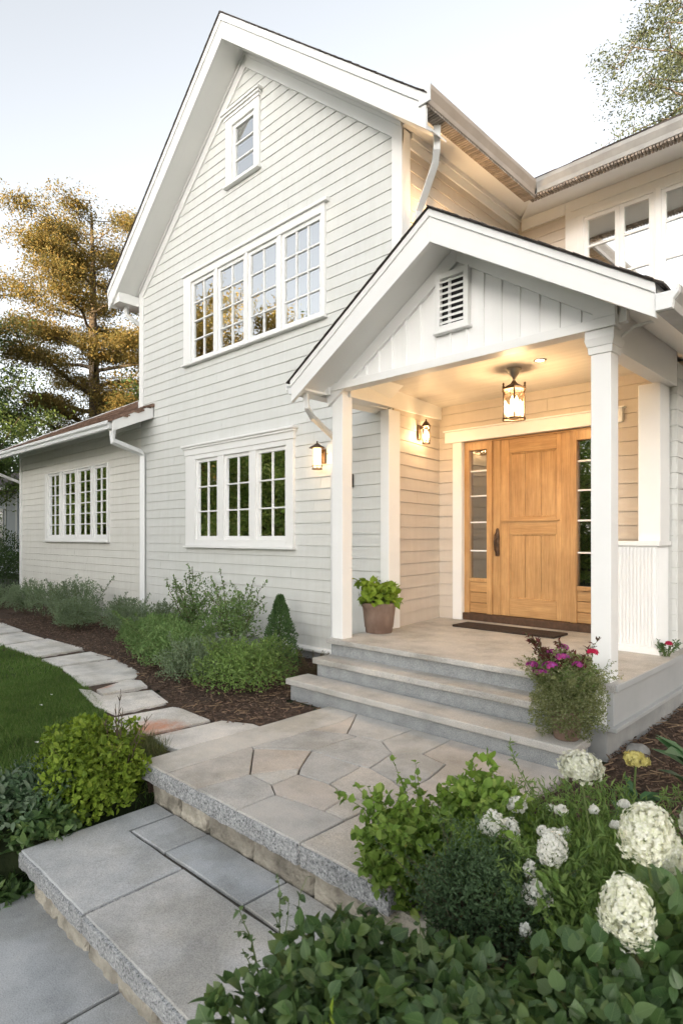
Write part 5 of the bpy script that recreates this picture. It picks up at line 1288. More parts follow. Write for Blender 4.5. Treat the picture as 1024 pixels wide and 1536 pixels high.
# small cone conifer
r = rng(150); n = 4200; x, y = -5.38, 4.55; z = G(x, y); t = r.random(n) ** 0.8; a = r.uniform(0, 2 * np.pi, n)
rad = 0.25 * (1 - t) ** 0.85 * (0.45 + 0.55 * np.sqrt(r.random(n))) * (1 + 0.16 * np.sin(a * 5 + t * 20) + 0.10 * np.sin(a * 3 - t * 33)) + 0.008
P = np.stack([x + rad * np.cos(a), y + rad * np.sin(a), z + 0.04 + t * 0.80], 1)
D = np.stack([np.cos(a) * 0.9, np.sin(a) * 0.9, np.full(n, 0.8)], 1) + r.normal(0, 0.5, (n, 3)); Nn = np.stack([np.cos(a), np.sin(a), np.full(n, 0.2)], 1) + r.normal(0, 0.3, (n, 3))
co = plant('dwarf_conifer', (x, y, z), 'small dark cone-shaped conifer between the scraggly shrubs and the steps', 'conifer')
np_mesh('foliage', *leaves(P, D, Nn, np.full(n, 0.042), np.full(n, 0.014)), M['leaf_cone'], co)
mb = MB(); mb.tube([(x, y, z - 0.02), (x, y, z + 0.7)], [0.016, 0.004], 6); mb.build('trunk', M['twig'], co)
f, st = sprays((-4.75, 4.5, G(-4.75, 4.5)), 60, 0.10, 0.26, 1.2, 110, 0.022, 0.006, 155, 0.22, 0.1, side=2, side_l=0.05)
shrub((-4.75, 4.5, G(-4.75, 4.5)), 'reddish dry low groundcover plant between the little conifer and the steps', [f], [st], 'leaf_dry', 'groundcover', name='groundcover_plant')
# dark hedge plants by the neighbour's house
for i, (x, y, h, r_, lab) in enumerate(((-16.6, 4.6, 1.5, 0.9, 'dark rounded bush at the left corner of the wing'), (-18.6, 5.2, 1.75, 1.1, 'large dark bush in front of the neighbouring house'), (-15.4, 3.9, 0.7, 0.5, 'low green bush at the foot of the wing corner'), (-17.6, 3.4, 0.8, 0.7, 'low bush beyond the far end of the path'))):
    z = G(x, y); shrub((x, y, z), lab, [mound((x, y, z + h * 0.45), r_, r_, h * 0.55, 5000, 0.07, 0.03, 160 + i, 0.2, 4, 0.5)], None, 'leaf_dark' if i < 2 else 'leaf_bed', 'bush', name='bush')

# lime bush beside the patio corner, with dark dry stalks
x, y, z = -3.90, 1.72, -0.30
f1 = mound((x, y, -0.02), 0.34, 0.34, 0.30, 6500, 0.036, 0.024, 171, 0.20, 6, 0.45, 0.25, 0.7, -0.7, LEAF8)
f2 = mound((x, y, -0.04), 0.28, 0.28, 0.24, 1200, 0.036, 0.024, 172, 0.2, 5, 0.8, tmpl=LEAF8, zmin=-0.8)
_, st = sprays((x, y, z), 40, 0.3, 0.55, 0.7, 5, 0.03, 0.02, 173, 0.1, 0.9)
lb = shrub((x, y, z), 'round lime green bush at the front corner of the patio', [f1, f2], [st], 'leaf_lime')
ds = plant('dry_stalks', (-3.72, 1.78, 0.0), 'tall dark dry flower stalks sticking up out of the lime bush', 'stalks')
mb = MB(); r = rng(175)
for (bx0, by0, dx, dy, h) in ((-3.74, 1.80, 0.01, 0.02, 0.52), (-3.72, 1.79, 0.02, -0.02, 0.44), (-3.68, 1.84, 0.10, 0.12, 0.36), (-3.75, 1.78, -0.06, -0.05, 0.34), (-3.66, 1.85, 0.06, 0.10, 0.30), (-3.70, 1.80, -0.02, 0.03, 0.40)):
    pts = [(bx0 + dx * t * t, by0 + dy * t * t, -0.02 + h * t) for t in np.linspace(0, 1, 8)]
    mb.tube(pts, [0.0045 - 0.003 * t for t in np.linspace(0, 1, 8)], 5)
    for t in np.linspace(0.45, 0.95, 7):
        p = Vector(pts[int(t * 7)]); a = r.uniform(0, 6.28); e = p + Vector((math.cos(a) * 0.018, math.sin(a) * 0.018, 0.035)); mb.tube([p, e], [0.004, 0.0015], 4)
mb.build('stalk', M['twig'], ds)
# silvery perennials and long-leaved plant beside the landing
r = rng(180)
def rosette(loc, n, L0, L1, wf, el0, el1, seed, h=0.1, tmpl=LEAF8, spread=0.06):
    r = rng(seed); a = r.uniform(0, 2 * np.pi, n); el = r.uniform(el0, el1, n); L_ = r.uniform(L0, L1, n)
    P = np.array(loc) + np.stack([np.cos(a) * spread * r.random(n), np.sin(a) * spread * r.random(n), h * r.random(n)], 1)
    D = np.stack([np.cos(a) * np.cos(el), np.sin(a) * np.cos(el), np.sin(el)], 1); Nn = np.stack([-np.cos(a) * np.sin(el), -np.sin(a) * np.sin(el), np.cos(el)], 1) + r.normal(0, 0.2, (n, 3))
    return leaves(P, D, Nn, L_, L_ * wf, tmpl)
PER = 'leafy perennials between the lawn and the stone landing'
for i, (x, y, h, lab, mt_) in enumerate(((-3.76, 1.36, 0.16, 'long-leaved green perennial between the lime bush and the landing edge', 'leaf_big'), (-3.72, 1.10, 0.17, 'dark leafy perennial drooping over the front left corner of the landing', 'leaf_big'), (-3.86, 0.92, 0.20, 'leafy perennial lowest at the left picture edge', 'leaf_big'), (-3.98, 1.24, 0.14, 'silvery perennial at the left picture edge just below the lawn', 'leaf_sage'))):
    z = G(x, y) - 0.02
    fs = [rosette((x + dx, y + dy, z), 26, 0.09, 0.15, 0.36, 0.05, 1.0, 181 + i * 7 + k_, h, LEAF14) for k_, (dx, dy) in enumerate(((0, 0), (0.1, 0.06), (-0.08, 0.08), (0.06, -0.1), (-0.1, -0.07)))]
    fs.append(mound((x, y, z + 0.07), 0.22, 0.22, 0.15, 420, 0.06, 0.026, 186 + i, 0.2, 4, 0.5, tmpl=LEAF14))
    shrub((x, y, z), lab, fs, None, mt_, 'perennial', PER, 'perennial', smooth=True, blade=LEAF14)
x, y = -3.95, 1.42; z = G(x, y)
shrub((x, y, z), 'pale frosted small-leaved perennial along the lawn edge beside the lime bush', [mound((x, y, z + 0.05), 0.24, 0.20, 0.12, 1500, 0.032, 0.015, 196, 0.2, 5, 0.5)], None, 'leaf_sage', 'perennial', PER, 'perennial')

# porch pot with a leafy plant
pt = (-4.13, 4.84, 0.481)
pot = empty('plant_pot', pt, 'weathered brown clay pot on the porch floor by the left post', 'pot')
mb = MB(); mb.lathe([(0.0, 0), (0.135, 0), (0.140, 0.01), (0.142, 0.05), (0.150, 0.06), (0.160, 0.16), (0.172, 0.262), (0.180, 0.268), (0.183, 0.30), (0.180, 0.312), (0.165, 0.312), (0.160, 0.27), (0.0, 0.268)], pt, 36, cap=False); mb.build('body', M['pot'], pot, smooth=True)
mb = MB(); mb.lathe([(0, 0.27), (0.155, 0.272), (0.155, 0.276), (0, 0.285)], pt, 24, cap=False); mb.build('soil', M['mulch'], pot)
top = np.array(pt) + np.array([0, 0, 0.28])
f1, st = sprays(top, 26, 0.12, 0.27, 0.9, 34, 0.085, 0.062, 201, 0.08, 0.35, tmpl=LEAF8, thick=0.004)
f2 = mound(top + np.array([0, 0, 0.07]), 0.19, 0.19, 0.11, 150, 0.09, 0.065, 202, 0.15, 4, 0.4, 0.1, 0.5, -0.25, LEAF8)
shrub(tuple(top), 'bright green broad-leaved plant growing in the clay porch pot', [f1, f2], [st], 'leaf_lime', 'potted plant', name='potted_plant', stem_m='greenstem')
mb = MB(); mb.tube([(pt[0] - 0.03, pt[1] - 0.06, pt[2] + 0.3), (pt[0] - 0.03, pt[1] - 0.06, pt[2] + 0.42), (pt[0] - 0.025, pt[1] - 0.06, pt[2] + 0.55)], [0.006, 0.014, 0.003], 6)
tag(mb.build('dried_spike', M['twig'], origin=(pt[0] - 0.03, pt[1] - 0.06, pt[2] + 0.3)), 'dark dried flower spike rising beside the leaves in the clay pot', 'spike')

# flower ball on the steps
def florets(P, Nn, size, seed, pet=5):
    """small flowers: pet petals each around P facing Nn"""
    r = rng(seed); n = len(P); Nn = unit(Nn); ref = unit(np.cross(Nn, r.normal(0, 1, (n, 3)))); b2 = np.cross(Nn, ref); out = []
    for k_ in range(pet):
        a = 2 * np.pi * k_ / pet; d = ref * math.cos(a) + b2 * math.sin(a) + Nn * 0.25
        out.append(leaves(P, d, Nn, size, size * 0.8))
    return join(out)
fx, fy = -1.70, 3.88; fz = 0.161
fp = empty('flower_planter', (fx, fy, fz), 'round planter on the bottom step overgrown with tiny pale green foliage and magenta flowers', 'planter')
mb = MB(); mb.lathe([(0, 0), (0.075, 0), (0.08, 0.01), (0.11, 0.17), (0.115, 0.19), (0.10, 0.19), (0.095, 0.17), (0, 0.16)], (fx, fy, fz), 28, cap=False); mb.build('pot', M['pot'], fp, smooth=True)
f1 = mound((fx, fy, fz + 0.285), 0.225, 0.225, 0.285, 20000, 0.016, 0.009, 211, 0.20, 6, 0.55, 0.2, 0.8, -0.97)
f2, st = sprays((fx, fy, fz + 0.22), 130, 0.20, 0.36, 1.0, 170, 0.016, 0.008, 213, 0.1, 0.35, droop=0.25, side=3, side_l=0.07, thick=0.002)
np_mesh('foliage', *join([f1, f2]), M['leaf_speck'], fp)
f3 = mound((fx, fy, fz + 0.36), 0.20, 0.20, 0.20, 1500, 0.026, 0.014, 214, 0.15, 5, 0.4, 0.3, 0.7, 0.0)
np_mesh('foliage', *f3, M['leaf_fern'], fp)
f4, st4 = sprays((fx, fy, fz + 0.40), 22, 0.14, 0.28, 0.8, 70, 0.040, 0.016, 215, 0.12, 0.35, side=2, side_l=0.06, thick=0.003)
np_mesh('foliage', *f4, M['leaf_red'], fp)
mb = MB(); mb.add(st4.v, st4.f); mb.add(st.v, st.f); mb.build('stem', M['greenstem'], fp)
r = rng(217)
def flower_head(c, rad, seed, m, parent, name='flower', n=16, size=0.018, flat=0.5, petl=5):
    r = rng(seed); d = unit(r.normal(0, 1, (n, 3))); d[:, 2] = np.abs(d[:, 2]) * 0.9
    P = np.array(c) + d * rad * np.array([1, 1, flat]); k_ = r.uniform(0.8, 1.2, n) * size
    return np_mesh(name, *florets(P, d + np.array([0, 0, 0.2]), k_, seed, petl), M[m], parent)
for i, (dx, dy, dz, rad, mm) in enumerate(((-0.17, -0.14, 0.475, 0.035, 'petal_pink'), (-0.02, -0.20, 0.50, 0.045, 'petal_pink'), (-0.05, -0.22, 0.45, 0.04, 'petal_pink'), (0.04, -0.15, 0.555, 0.04, 'petal_pink'), (0.12, -0.10, 0.51, 0.035, 'petal_pink'), (0.17, 0.0, 0.585, 0.03, 'petal_red'), (-0.14, -0.12, 0.43, 0.03, 'petal_pink'), (0.0, -0.05, 0.60, 0.03, 'petal_pink'), (-0.10, -0.02, 0.55, 0.03, 'petal_pink'))):
    flower_head((fx + dx, fy + dy, fz + dz), rad, 220 + i, mm, fp, n=26, size=0.017)
mb = MB(); mb.tube([(fx + 0.13, fy + 0.02, fz + 0.40), (fx + 0.16, fy + 0.0, fz + 0.5), (fx + 0.17, fy, fz + 0.585)], 0.003, 5)
mb.build('stem', M['greenstem'], fp)
# sprig at the right edge of the porch
z = 0.481; f, st = sprays((-1.57, 5.52, z), 9, 0.06, 0.15, 1.0, 90, 0.030, 0.016, 231, 0.03, 0.2, side=2, side_l=0.06)
sg = shrub((-1.57, 5.52, z), 'little leafy sprig with a red flower at the right porch edge', [f], [st], 'leaf_cone', 'sprig', name='flowering_sprig', stem_m='greenstem')
flower_head((-1.53, 5.46, z + 0.12), 0.02, 232, 'petal_red', sg, n=10, size=0.02)

# ------------------------------------------------------------------ planting bed in the right foreground
f1 = mound((-1.68, 2.13, 0.04), 0.19, 0.19, 0.21, 2200, 0.042, 0.034, 301, 0.22, 5, 0.45, 0.3, 0.6, -0.8, LEAF8)
f2 = mound((-1.50, 2.50, 0.10), 0.26, 0.27, 0.25, 3000, 0.042, 0.034, 302, 0.25, 5, 0.45, 0.3, 0.6, -0.8, LEAF8)
f3, st = sprays((-1.62, 2.28, -0.1), 34, 0.28, 0.46, 1.0, 50, 0.040, 0.03, 303, 0.15, 0.35, side=3, side_l=0.08, tmpl=LEAF8)
shrub((-1.58, 2.32, G(-1.58, 2.32)), 'bright green small-leaved shrub overlapping the right front corner of the patio', [f1, f2, f3], [st], 'leaf_fresh', stem_m='greenstem')
f1 = mound((-1.19, 1.98, 0.115), 0.215, 0.225, 0.215, 8500, 0.018, 0.009, 311, 0.22, 5, 0.45, 0.3, 0.8, -0.9)
f2, st = sprays((-1.19, 1.98, -0.1), 60, 0.25, 0.44, 0.75, 110, 0.018, 0.009, 312, 0.12, 0.45, side=3, side_l=0.05, thick=0.003)
shrub((-1.19, 1.98, G(-1.19, 1.98)), 'dense dark blue-green ball of tiny leaves in front of the bright green shrub', [f1, f2], [st], 'leaf_ball')
# feathery plant carrying the smaller white flower heads
ph = plant('white_flowered_perennial', (-1.0, 2.5, G(-1.0, 2.5)), 'feathery green perennial with many small white flower clusters beside the dark ball', 'perennial')
f1 = mound((-0.98, 2.62, 0.02), 0.50, 0.46, 0.30, 9000, 0.038, 0.008, 321, 0.22, 4, 0.5, 0.5, 0.6, -0.3)
f2, st = sprays((-1.0, 2.55, -0.15), 110, 0.30, 0.52, 1.0, 110, 0.036, 0.008, 322, 0.3, 0.3, side=3, side_l=0.09, thick=0.003)
f3 = mound((-0.78, 2.16, 0.06), 0.36, 0.30, 0.26, 4200, 0.045, 0.016, 323, 0.2, 4, 0.5, 0.4, 0.6, -0.4)
np_mesh('foliage', *join([f1, f2, f3]), M['leaf_fern'], ph)
mb = MB(); mb.add(st.v, st.f); mb.build('stem', M['greenstem'], ph)
def panicle(c, rx, rz, seed, m, parent, tilt=(0, 0), n=330, size=0.009):
    """dense flower head: florets over an egg shape narrowing upward"""
    r = rng(seed); d = unit(r.normal(0, 1, (n, 3)))
    lum = 1 + 0.10 * np.sin(d @ r.normal(0, 5, 3) + 1) + 0.08 * np.sin(d @ r.normal(0, 8, 3))
    taper = 1 - 0.22 * d[:, 2]
    q = d * lum[:, None] * np.array([rx, rx, rz]) * np.stack([taper, taper, np.ones(n)], 1) * (0.76 + 0.28 * r.random(n))[:, None]
    q[:, 0] += q[:, 2] * tilt[0]; q[:, 1] += q[:, 2] * tilt[1]
    P = np.array(c) + q; k_ = size * r.uniform(0.75, 1.25, n)
    o = np_mesh('flower_head', *florets(P, d + r.normal(0, 0.25, (n, 3)), k_, seed, 4), M[m], parent)
    return o
def stalk(c, base, parent, r_=0.004):
    b = MB(); c = Vector(c); p = Vector(base); b.tube([p, p.lerp(c, 0.5) + Vector((0, 0, 0.04)), c], [r_ * 1.3, r_, r_ * 0.8], 6); b.build('flower_stalk', M['greenstem'], parent)
SMALL = (((-0.96, 2.07, 0.375), 0.046, 0.064, 260), ((-1.29, 2.23, 0.30), 0.050, 0.048, 230), ((-1.24, 2.28, 0.27), 0.036, 0.05, 190), ((-1.30, 2.46, 0.30), 0.042, 0.032, 170), ((-1.00, 2.03, 0.21), 0.050, 0.040, 200),
         ((-0.97, 1.89, 0.16), 0.018, 0.020, 40), ((-1.12, 2.50, 0.32), 0.026, 0.02, 70), ((-1.09, 2.47, 0.24), 0.024, 0.022, 60), ((-1.02, 2.60, 0.32), 0.02, 0.015, 50), ((-0.93, 2.70, 0.34), 0.022, 0.016, 50), ((-1.06, 2.1, 0.25), 0.02, 0.034, 60), ((-1.12, 2.33, 0.29), 0.02, 0.018, 40), ((-1.22, 2.62, 0.26), 0.018, 0.014, 40), ((-0.90, 2.5, 0.33), 0.016, 0.014, 36))
for i, (c, rx, rz, n) in enumerate(SMALL):
    panicle(c, rx, rz, 330 + i, 'petal_white', ph, (0.1, 0.0), int(n * 1.9), 0.0075); stalk((c[0], c[1], c[2] - rz * 0.5), (c[0] + 0.04, c[1] + 0.05, -0.1), ph, 0.003)
# big-headed hydrangea
hy = plant('hydrangea', (-0.55, 1.85, G(-0.55, 1.85)), 'hydrangea with large cream flower heads at the right edge of the bed', 'hydrangea')
BIG = (((-0.605, 1.935, 0.60), 0.070, 0.090, (0.12, -0.1)), ((-0.605, 1.775, 0.438), 0.068, 0.086, (-0.1, 0.1)), ((-0.64, 2.25, 0.40), 0.06, 0.075, (0.1, 0)), ((-1.02, 2.46, 0.545), 0.083, 0.052, (0, 0)), ((-0.52, 2.17, 0.58), 0.05, 0.06, (0, 0)))
for i, (c, rx, rz, tl) in enumerate(BIG):
    panicle(c, rx, rz, 350 + i, 'petal', hy, tl, 820, 0.0105); stalk((c[0], c[1], c[2] - rz * 0.6), (c[0] + 0.08, c[1] + 0.04, -0.15), hy, 0.005)
f1 = mound((-0.42, 1.95, 0.12), 0.34, 0.34, 0.30, 900, 0.066, 0.048, 361, 0.2, 4, 0.5, 0.2, 0.55, -0.3, LEAF14)
f2 = mound((-0.62, 1.74, 0.10), 0.26, 0.24, 0.22, 640, 0.062, 0.044, 362, 0.2, 4, 0.5, 0.2, 0.55, -0.3, LEAF14)
blade_attr(np_mesh('foliage', *join([f1, f2]), M['leaf_big'], hy, smooth=True), LEAF14)
mb = MB()
for i in range(9):
    a = i * 0.7; mb.tube([(-0.5, 1.85, -0.35), (-0.5 + 0.1 * math.cos(a), 1.85 + 0.1 * math.sin(a), 0.0), (-0.5 + 0.22 * math.cos(a), 1.85 + 0.2 * math.sin(a), 0.25)], [0.006, 0.005, 0.003], 5)
mb.build('stem', M['greenstem'], hy)
# broad-leaved plants nearest the camera
def broad(c, rx, ry, rz, n, seed, label, m='leaf_big', ll=0.047, lw=0.037, extra=None, st_extra=[]):
    n = int(n * 1.45)
    f1 = mound(c, rx, ry, rz, n, ll, lw, seed, 0.20, 5, 0.34, 0.05, 0.45, -0.5, LEAF14)
    f2 = mound(c, rx * 0.75, ry * 0.75, rz * 0.7, n // 3, ll, lw, seed + 1, 0.2, 5, 0.6, 0.05, 0.5, -0.5, LEAF14)
    f3, st = sprays((c[0], c[1], G(c[0], c[1])), 16, (c[2] - G(c[0], c[1])) * 0.7, (c[2] - G(c[0], c[1]) + rz) * 0.95, 0.55, 26, ll * 0.8, lw * 0.8, seed + 2, rx * 0.5, 0.6, tmpl=LEAF14)
    fs = [f1, f2, f3] + (extra or [])
    shrub((c[0], c[1], G(c[0], c[1])), label, fs, [st] + st_extra, m, 'leafy plant', 'broad-leaved plants in the near foreground', 'broad_leaved_plant', 'greenstem', True, LEAF14)
def px(d, u, z): return np.array([-0.695 * d + 0.719 * u * d, 0.719 * d + 0.695 * u * d, z])
f4, st4 = sprays((-1.36, 1.16, 0.10), 9, 0.16, 0.30, 1.2, 60, 0.024, 0.017, 371, 0.12, 0.3, side=3, side_l=0.06, tmpl=LEAF14)
broad((-1.12, 1.23, 0.16), 0.25, 0.25, 0.24, 896, 372, 'broad-leaved green plant spilling toward the landing at the bottom middle', extra=[f4], st_extra=[st4])
broad((-0.86, 1.36, 0.12), 0.28, 0.24, 0.22, 896, 375, 'broad-leaved dark plant in front of the blue-green ball')
broad((-0.56, 1.50, 0.10), 0.26, 0.24, 0.22, 768, 378, 'broad-leaved plant at the bottom right below the cream hydrangea heads')
broad((-0.95, 1.02, 0.20), 0.24, 0.2, 0.22, 672, 381, 'broad-leaved plant along the bottom edge of the picture', ll=0.043, lw=0.034)
broad((-0.66, 1.18, 0.22), 0.24, 0.2, 0.20, 672, 384, 'broad-leaved plant in the bottom right corner', ll=0.043, lw=0.034)
broad((-1.14, 0.93, 0.10), 0.20, 0.20, 0.22, 608, 387, 'broad-leaved plant at the bottom, leftmost of the near foliage')
f1, st = sprays((-0.80, 0.86, 0.30), 7, 0.14, 0.23, 0.6, 110, 0.034, 0.015, 391, 0.05, 0.35, side=1, side_l=0.04)
shrub((-0.80, 0.86, 0.2), 'yellow-green young shoot at the very bottom of the picture', [f1], [st], 'leaf_lime', 'shoot', name='young_shoot', stem_m='greenstem')
# right bed: hostas, the yellow flower, a stone
HO = 'hostas in the mulch right of the porch'
for i, (x, y, n, L0, L1, h, lab) in enumerate(((-1.16, 3.55, 7, 0.13, 0.20, 0.05, 'small hosta with a yellow flower beside the porch foundation'), (-0.92, 3.95, 12, 0.24, 0.34, 0.2, 'large-leaved hosta at the right picture edge by the porch'), (-0.98, 3.2, 9, 0.14, 0.22, 0.06, 'flat hosta between the yellow flower and the hydrangea'))):
    z = G(x, y) + 0.02; fs = [rosette((x, y, z), n, L0, L1, 0.55, 0.15 + 0.3 * (i == 1), 0.8 + 0.3 * (i == 1), 400 + i * 5, h, spread=0.05), rosette((x, y, z), n // 2, L0 * 0.8, L1 * 0.8, 0.5, 0.5, 1.2, 401 + i * 5, h, spread=0.03)]
    o = shrub((x, y, z), lab, fs, None, 'leaf_hosta', 'hosta', HO, 'hosta')
    if i == 0:
        mb = MB(); mb.tube([(x, y, z), (x - 0.01, y, z + 0.12), (x - 0.005, y + 0.01, z + 0.25)], 0.006, 6); mb.build('flower_stalk', M['greenstem'], o)
        panicle((x - 0.005, y + 0.01, z + 0.275), 0.062, 0.036, 420, 'petal_yellow', o, (0, 0), 220, 0.014)
mb = MB(); rough_box(mb, -1.52, -1.38, 4.40, 4.53, -0.06, 0.03, 0.02, 77, 0.03); tag(mb.build('garden_rock', M['rock'], smooth=True, origin=(-1.45, 4.46, -0.03)), 'grey stone lying in the mulch beside the porch foundation', 'stone')
# fallen bits on the lawn
for i, (x, y) in enumerate(((-4.62, 1.62), (-5.6, 2.0), (-5.9, 2.2))):
    z = G(x, y) + 0.045; mb = MB(); s_ = 0.028 - 0.006 * i
    mb.add([(x - s_, y, z), (x, y - s_ * 0.5, z + 0.01), (x + s_, y + 0.005, z + 0.004), (x, y + s_ * 0.5, z + 0.008), (x - s_, y, z + 0.003), (x, y - s_ * 0.5, z + 0.013), (x + s_, y + 0.005, z + 0.007), (x, y + s_ * 0.5, z + 0.011)], [(0, 1, 2, 3), (4, 5, 6, 7), (0, 1, 5, 4), (1, 2, 6, 5), (2, 3, 7, 6), (3, 0, 4, 7)])
    tag(mb.build('fallen_petal', M['petal_white'], origin=(x, y, z)), ['largest white petal fallen on the lawn, nearest the lime bush', 'small white petal fallen on the middle of the lawn', 'tiny white petal fallen on the lawn nearest the path'][i], 'petal', 'white petals fallen on the lawn')

# ------------------------------------------------------------------ trees
def tree(loc, label, H, r0, z0, limbs, Lf, clump, per, ll, lw, m, seed, rise=0.25, flat=0.5, lean=(0, 0), group=None, cat='tree', name='tree', top=True, hangs=0.0, sel=None, jit=0.34, u0=0.22, dens=3.2):
    r = rng(seed); o = plant(name, loc, label, cat, group); B = np.array(loc)
    mb = MB(); ts = np.linspace(0, 1, 12); wob = np.cumsum(r.normal(0, 0.05, (12, 2)), 0) * H / 12
    tr = np.stack([B[0] + lean[0] * ts * H + wob[:, 0], B[1] + lean[1] * ts * H + wob[:, 1], B[2] + ts * H], 1)
    mb.tube([tuple(p) for p in tr], [r0 * (1 - 0.92 * t) + 0.01 for t in ts], 9)
    PP = []; DD = []; NN = []
    for i in range(limbs):
        t = z0 + (0.98 - z0) * ((i + r.random()) / limbs); a = i * 2.39996 + r.normal(0, 0.35)
        p0 = np.array([np.interp(t, ts, tr[:, k_]) for k_ in range(3)]); L_ = Lf((t - z0) / (1 - z0)) * r.uniform(0.7, 1.15)
        if sel is not None and not sel(a, t): continue
        d = np.array([math.cos(a), math.sin(a), 0]); n = 7; q = np.linspace(0, 1, n)
        bend = r.normal(0, 0.08, (n, 3)) * L_; bend[0] = 0
        pts = p0 + d * (q * L_)[:, None] + np.array([0, 0, 1]) * (rise * L_ * q - hangs * L_ * q ** 2)[:, None] + bend * q[:, None]
        rr_ = r0 * (1 - 0.9 * t) * 0.45
        mb.tube([tuple(p) for p in pts], [max(0.006, rr_ * (1 - 0.85 * u)) for u in q], 5, cap=False)
        nc = max(3, int(L_ / clump * dens))
        for c_ in range(nc):
            u = r.uniform(u0, 1.05); c0 = np.array([np.interp(min(u, 1), q, pts[:, k_]) for k_ in range(3)]) + r.normal(0, 0.30, 3) * L_ * jit * np.array([1, 1, 0.5])
            if r.random() < 0.5: mb.tube([tuple(np.array([np.interp(min(u * 0.85, 1), q, pts[:, k_]) for k_ in range(3)])), tuple(c0)], [0.02, 0.005], 4, cap=False)
            m_ = int(per * r.uniform(0.5, 1.3)); s_ = clump * r.uniform(0.6, 1.25)
            e = np.clip(r.normal(0, 1, (m_, 3)), -1.55, 1.55) * np.array([s_, s_, s_ * flat]) * 0.5
            e[:, 2] -= hangs * np.abs(r.normal(0, 0.6, m_)) * s_
            PP.append(c0 + e); DD.append(r.normal(0, 1, (m_, 3)) + d * 0.5 - np.array([0, 0, hangs])); NN.append(r.normal(0, 0.7, (m_, 3)) + np.array([0, 0, 0.8]))
    P = np.concatenate(PP); k_ = r.uniform(0.6, 1.3, len(P))
    np_mesh('crown', *leaves(P, np.concatenate(DD), np.concatenate(NN), ll * k_, lw * k_), M[m], o)
    mb.build('trunk', M['bark'], o, smooth=True)
    return o
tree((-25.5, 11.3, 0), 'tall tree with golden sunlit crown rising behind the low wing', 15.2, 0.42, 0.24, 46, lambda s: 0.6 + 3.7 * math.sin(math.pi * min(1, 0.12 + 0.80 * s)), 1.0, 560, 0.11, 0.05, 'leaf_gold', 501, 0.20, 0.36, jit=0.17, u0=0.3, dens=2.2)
tree((-24.0, 6.3, 0), 'green leafy tree at the left picture edge', 8.8, 0.22, 0.22, 26, lambda s: 0.9 + 1.7 * math.sin(math.pi * min(1, 0.2 + 0.7 * s)), 0.8, 170, 0.13, 0.06, 'leaf_mid', 502, 0.3, 0.6, jit=0.2)
BACK = 'dark trees behind the low wing'
tree((-22.0, 14.2, 0), 'dark green tree behind the wing roof close to the tall gable', 10.6, 0.25, 0.2, 30, lambda s: 1.0 + 2.2 * math.sin(math.pi * min(1, 0.25 + 0.7 * s)), 1.1, 150, 0.17, 0.08, 'leaf_dark', 503, 0.25, 0.6, group=BACK)
tree((-34.0, 16.5, 0), 'far dark tree between the golden tree and the left edge', 5.5, 0.22, 0.15, 26, lambda s: 1.0 + 2.4 * math.sin(math.pi * min(1, 0.25 + 0.7 * s)), 1.1, 130, 0.2, 0.09, 'leaf_mid', 504, 0.25, 0.6, group=BACK)
tree((-31.0, 21.0, 0), 'broad dark tree low behind the golden trunk', 5.6, 0.25, 0.12, 26, lambda s: 1.4 + 3.0 * math.sin(math.pi * min(1, 0.25 + 0.7 * s)), 1.3, 150, 0.2, 0.09, 'leaf_dark', 505, 0.25, 0.6, group=BACK)
tree((-37.0, 10.0, 0), 'far green tree behind the neighbouring house', 6.6, 0.25, 0.12, 26, lambda s: 1.2 + 2.6 * math.sin(math.pi * min(1, 0.25 + 0.7 * s)), 1.2, 150, 0.2, 0.09, 'leaf_dark', 506, 0.25, 0.6, group=BACK)
tree((-6.0, 24.5, 0), 'airy pale tree with drooping twigs above the right roof', 22.5, 0.35, 0.55, 58, lambda s: 1.0 + 3.3 * math.sin(math.pi * min(1, 0.22 + 0.72 * s)), 0.75, 72, 0.125, 0.052, 'leaf_pale', 507, 0.15, 0.75, hangs=0.34, jit=0.16, dens=2.5)
# trees standing on the other side of the garden, seen in the window panes
REF = 'trees across the garden reflected in the windows'
def rtree(x, y, H, r_, label, m, seed, z0=0.12, per=380):
    tree((x, y, -0.4), label, H, 0.3, z0, 28, lambda s: 1.0 + r_ * math.sin(math.pi * min(1, 0.28 + 0.68 * s)), 1.4, per, 0.17, 0.08, m, seed, 0.25, 0.6, group=REF)
rtree(-26, -7.0, 13.4, 3.6, 'golden tree mirrored in the left sashes of the large upper window', 'leaf_glow', 521)
rtree(-30, -3.0, 12.8, 3.4, 'tree mirrored at the far left of the large upper window', 'leaf_glow', 522)
rtree(-22.5, -9.3, 12.0, 2.6, 'tree mirrored in the third sash of the large upper window', 'leaf_glow', 523)
rtree(-19.6, -10.6, 11.8, 1.2, 'slender tree mirrored in the last sash of the large upper window', 'leaf_mid', 524, 0.3, 240)
rtree(-19.5, -5.5, 6.0, 2.6, 'dark green tree mirrored in the lower triple window', 'leaf_backlit', 525, 0.02)
rtree(-16.5, -9.0, 5.6, 2.6, 'dense bushy tree mirrored in the right sash of the triple window', 'leaf_backlit', 526, 0.02)
rtree(-25.5, -1.5, 6.2, 2.8, 'bushy tree mirrored in the wing window', 'leaf_backlit', 527, 0.02)
rtree(-12.0, -13.0, 6.0, 2.8, 'bushy tree mirrored in the sidelights of the door', 'leaf_backlit', 528, 0.02)
tree((-5.5, -11.0, -0.4), 'pale tree mirrored at the foot of the upper right windows', 11.0, 0.2, 0.4, 26, lambda s: 0.8 + 1.5 * math.sin(math.pi * min(1, 0.3 + 0.6 * s)), 0.9, 90, 0.18, 0.08, 'leaf_pale', 530, 0.2, 0.8, group=REF)

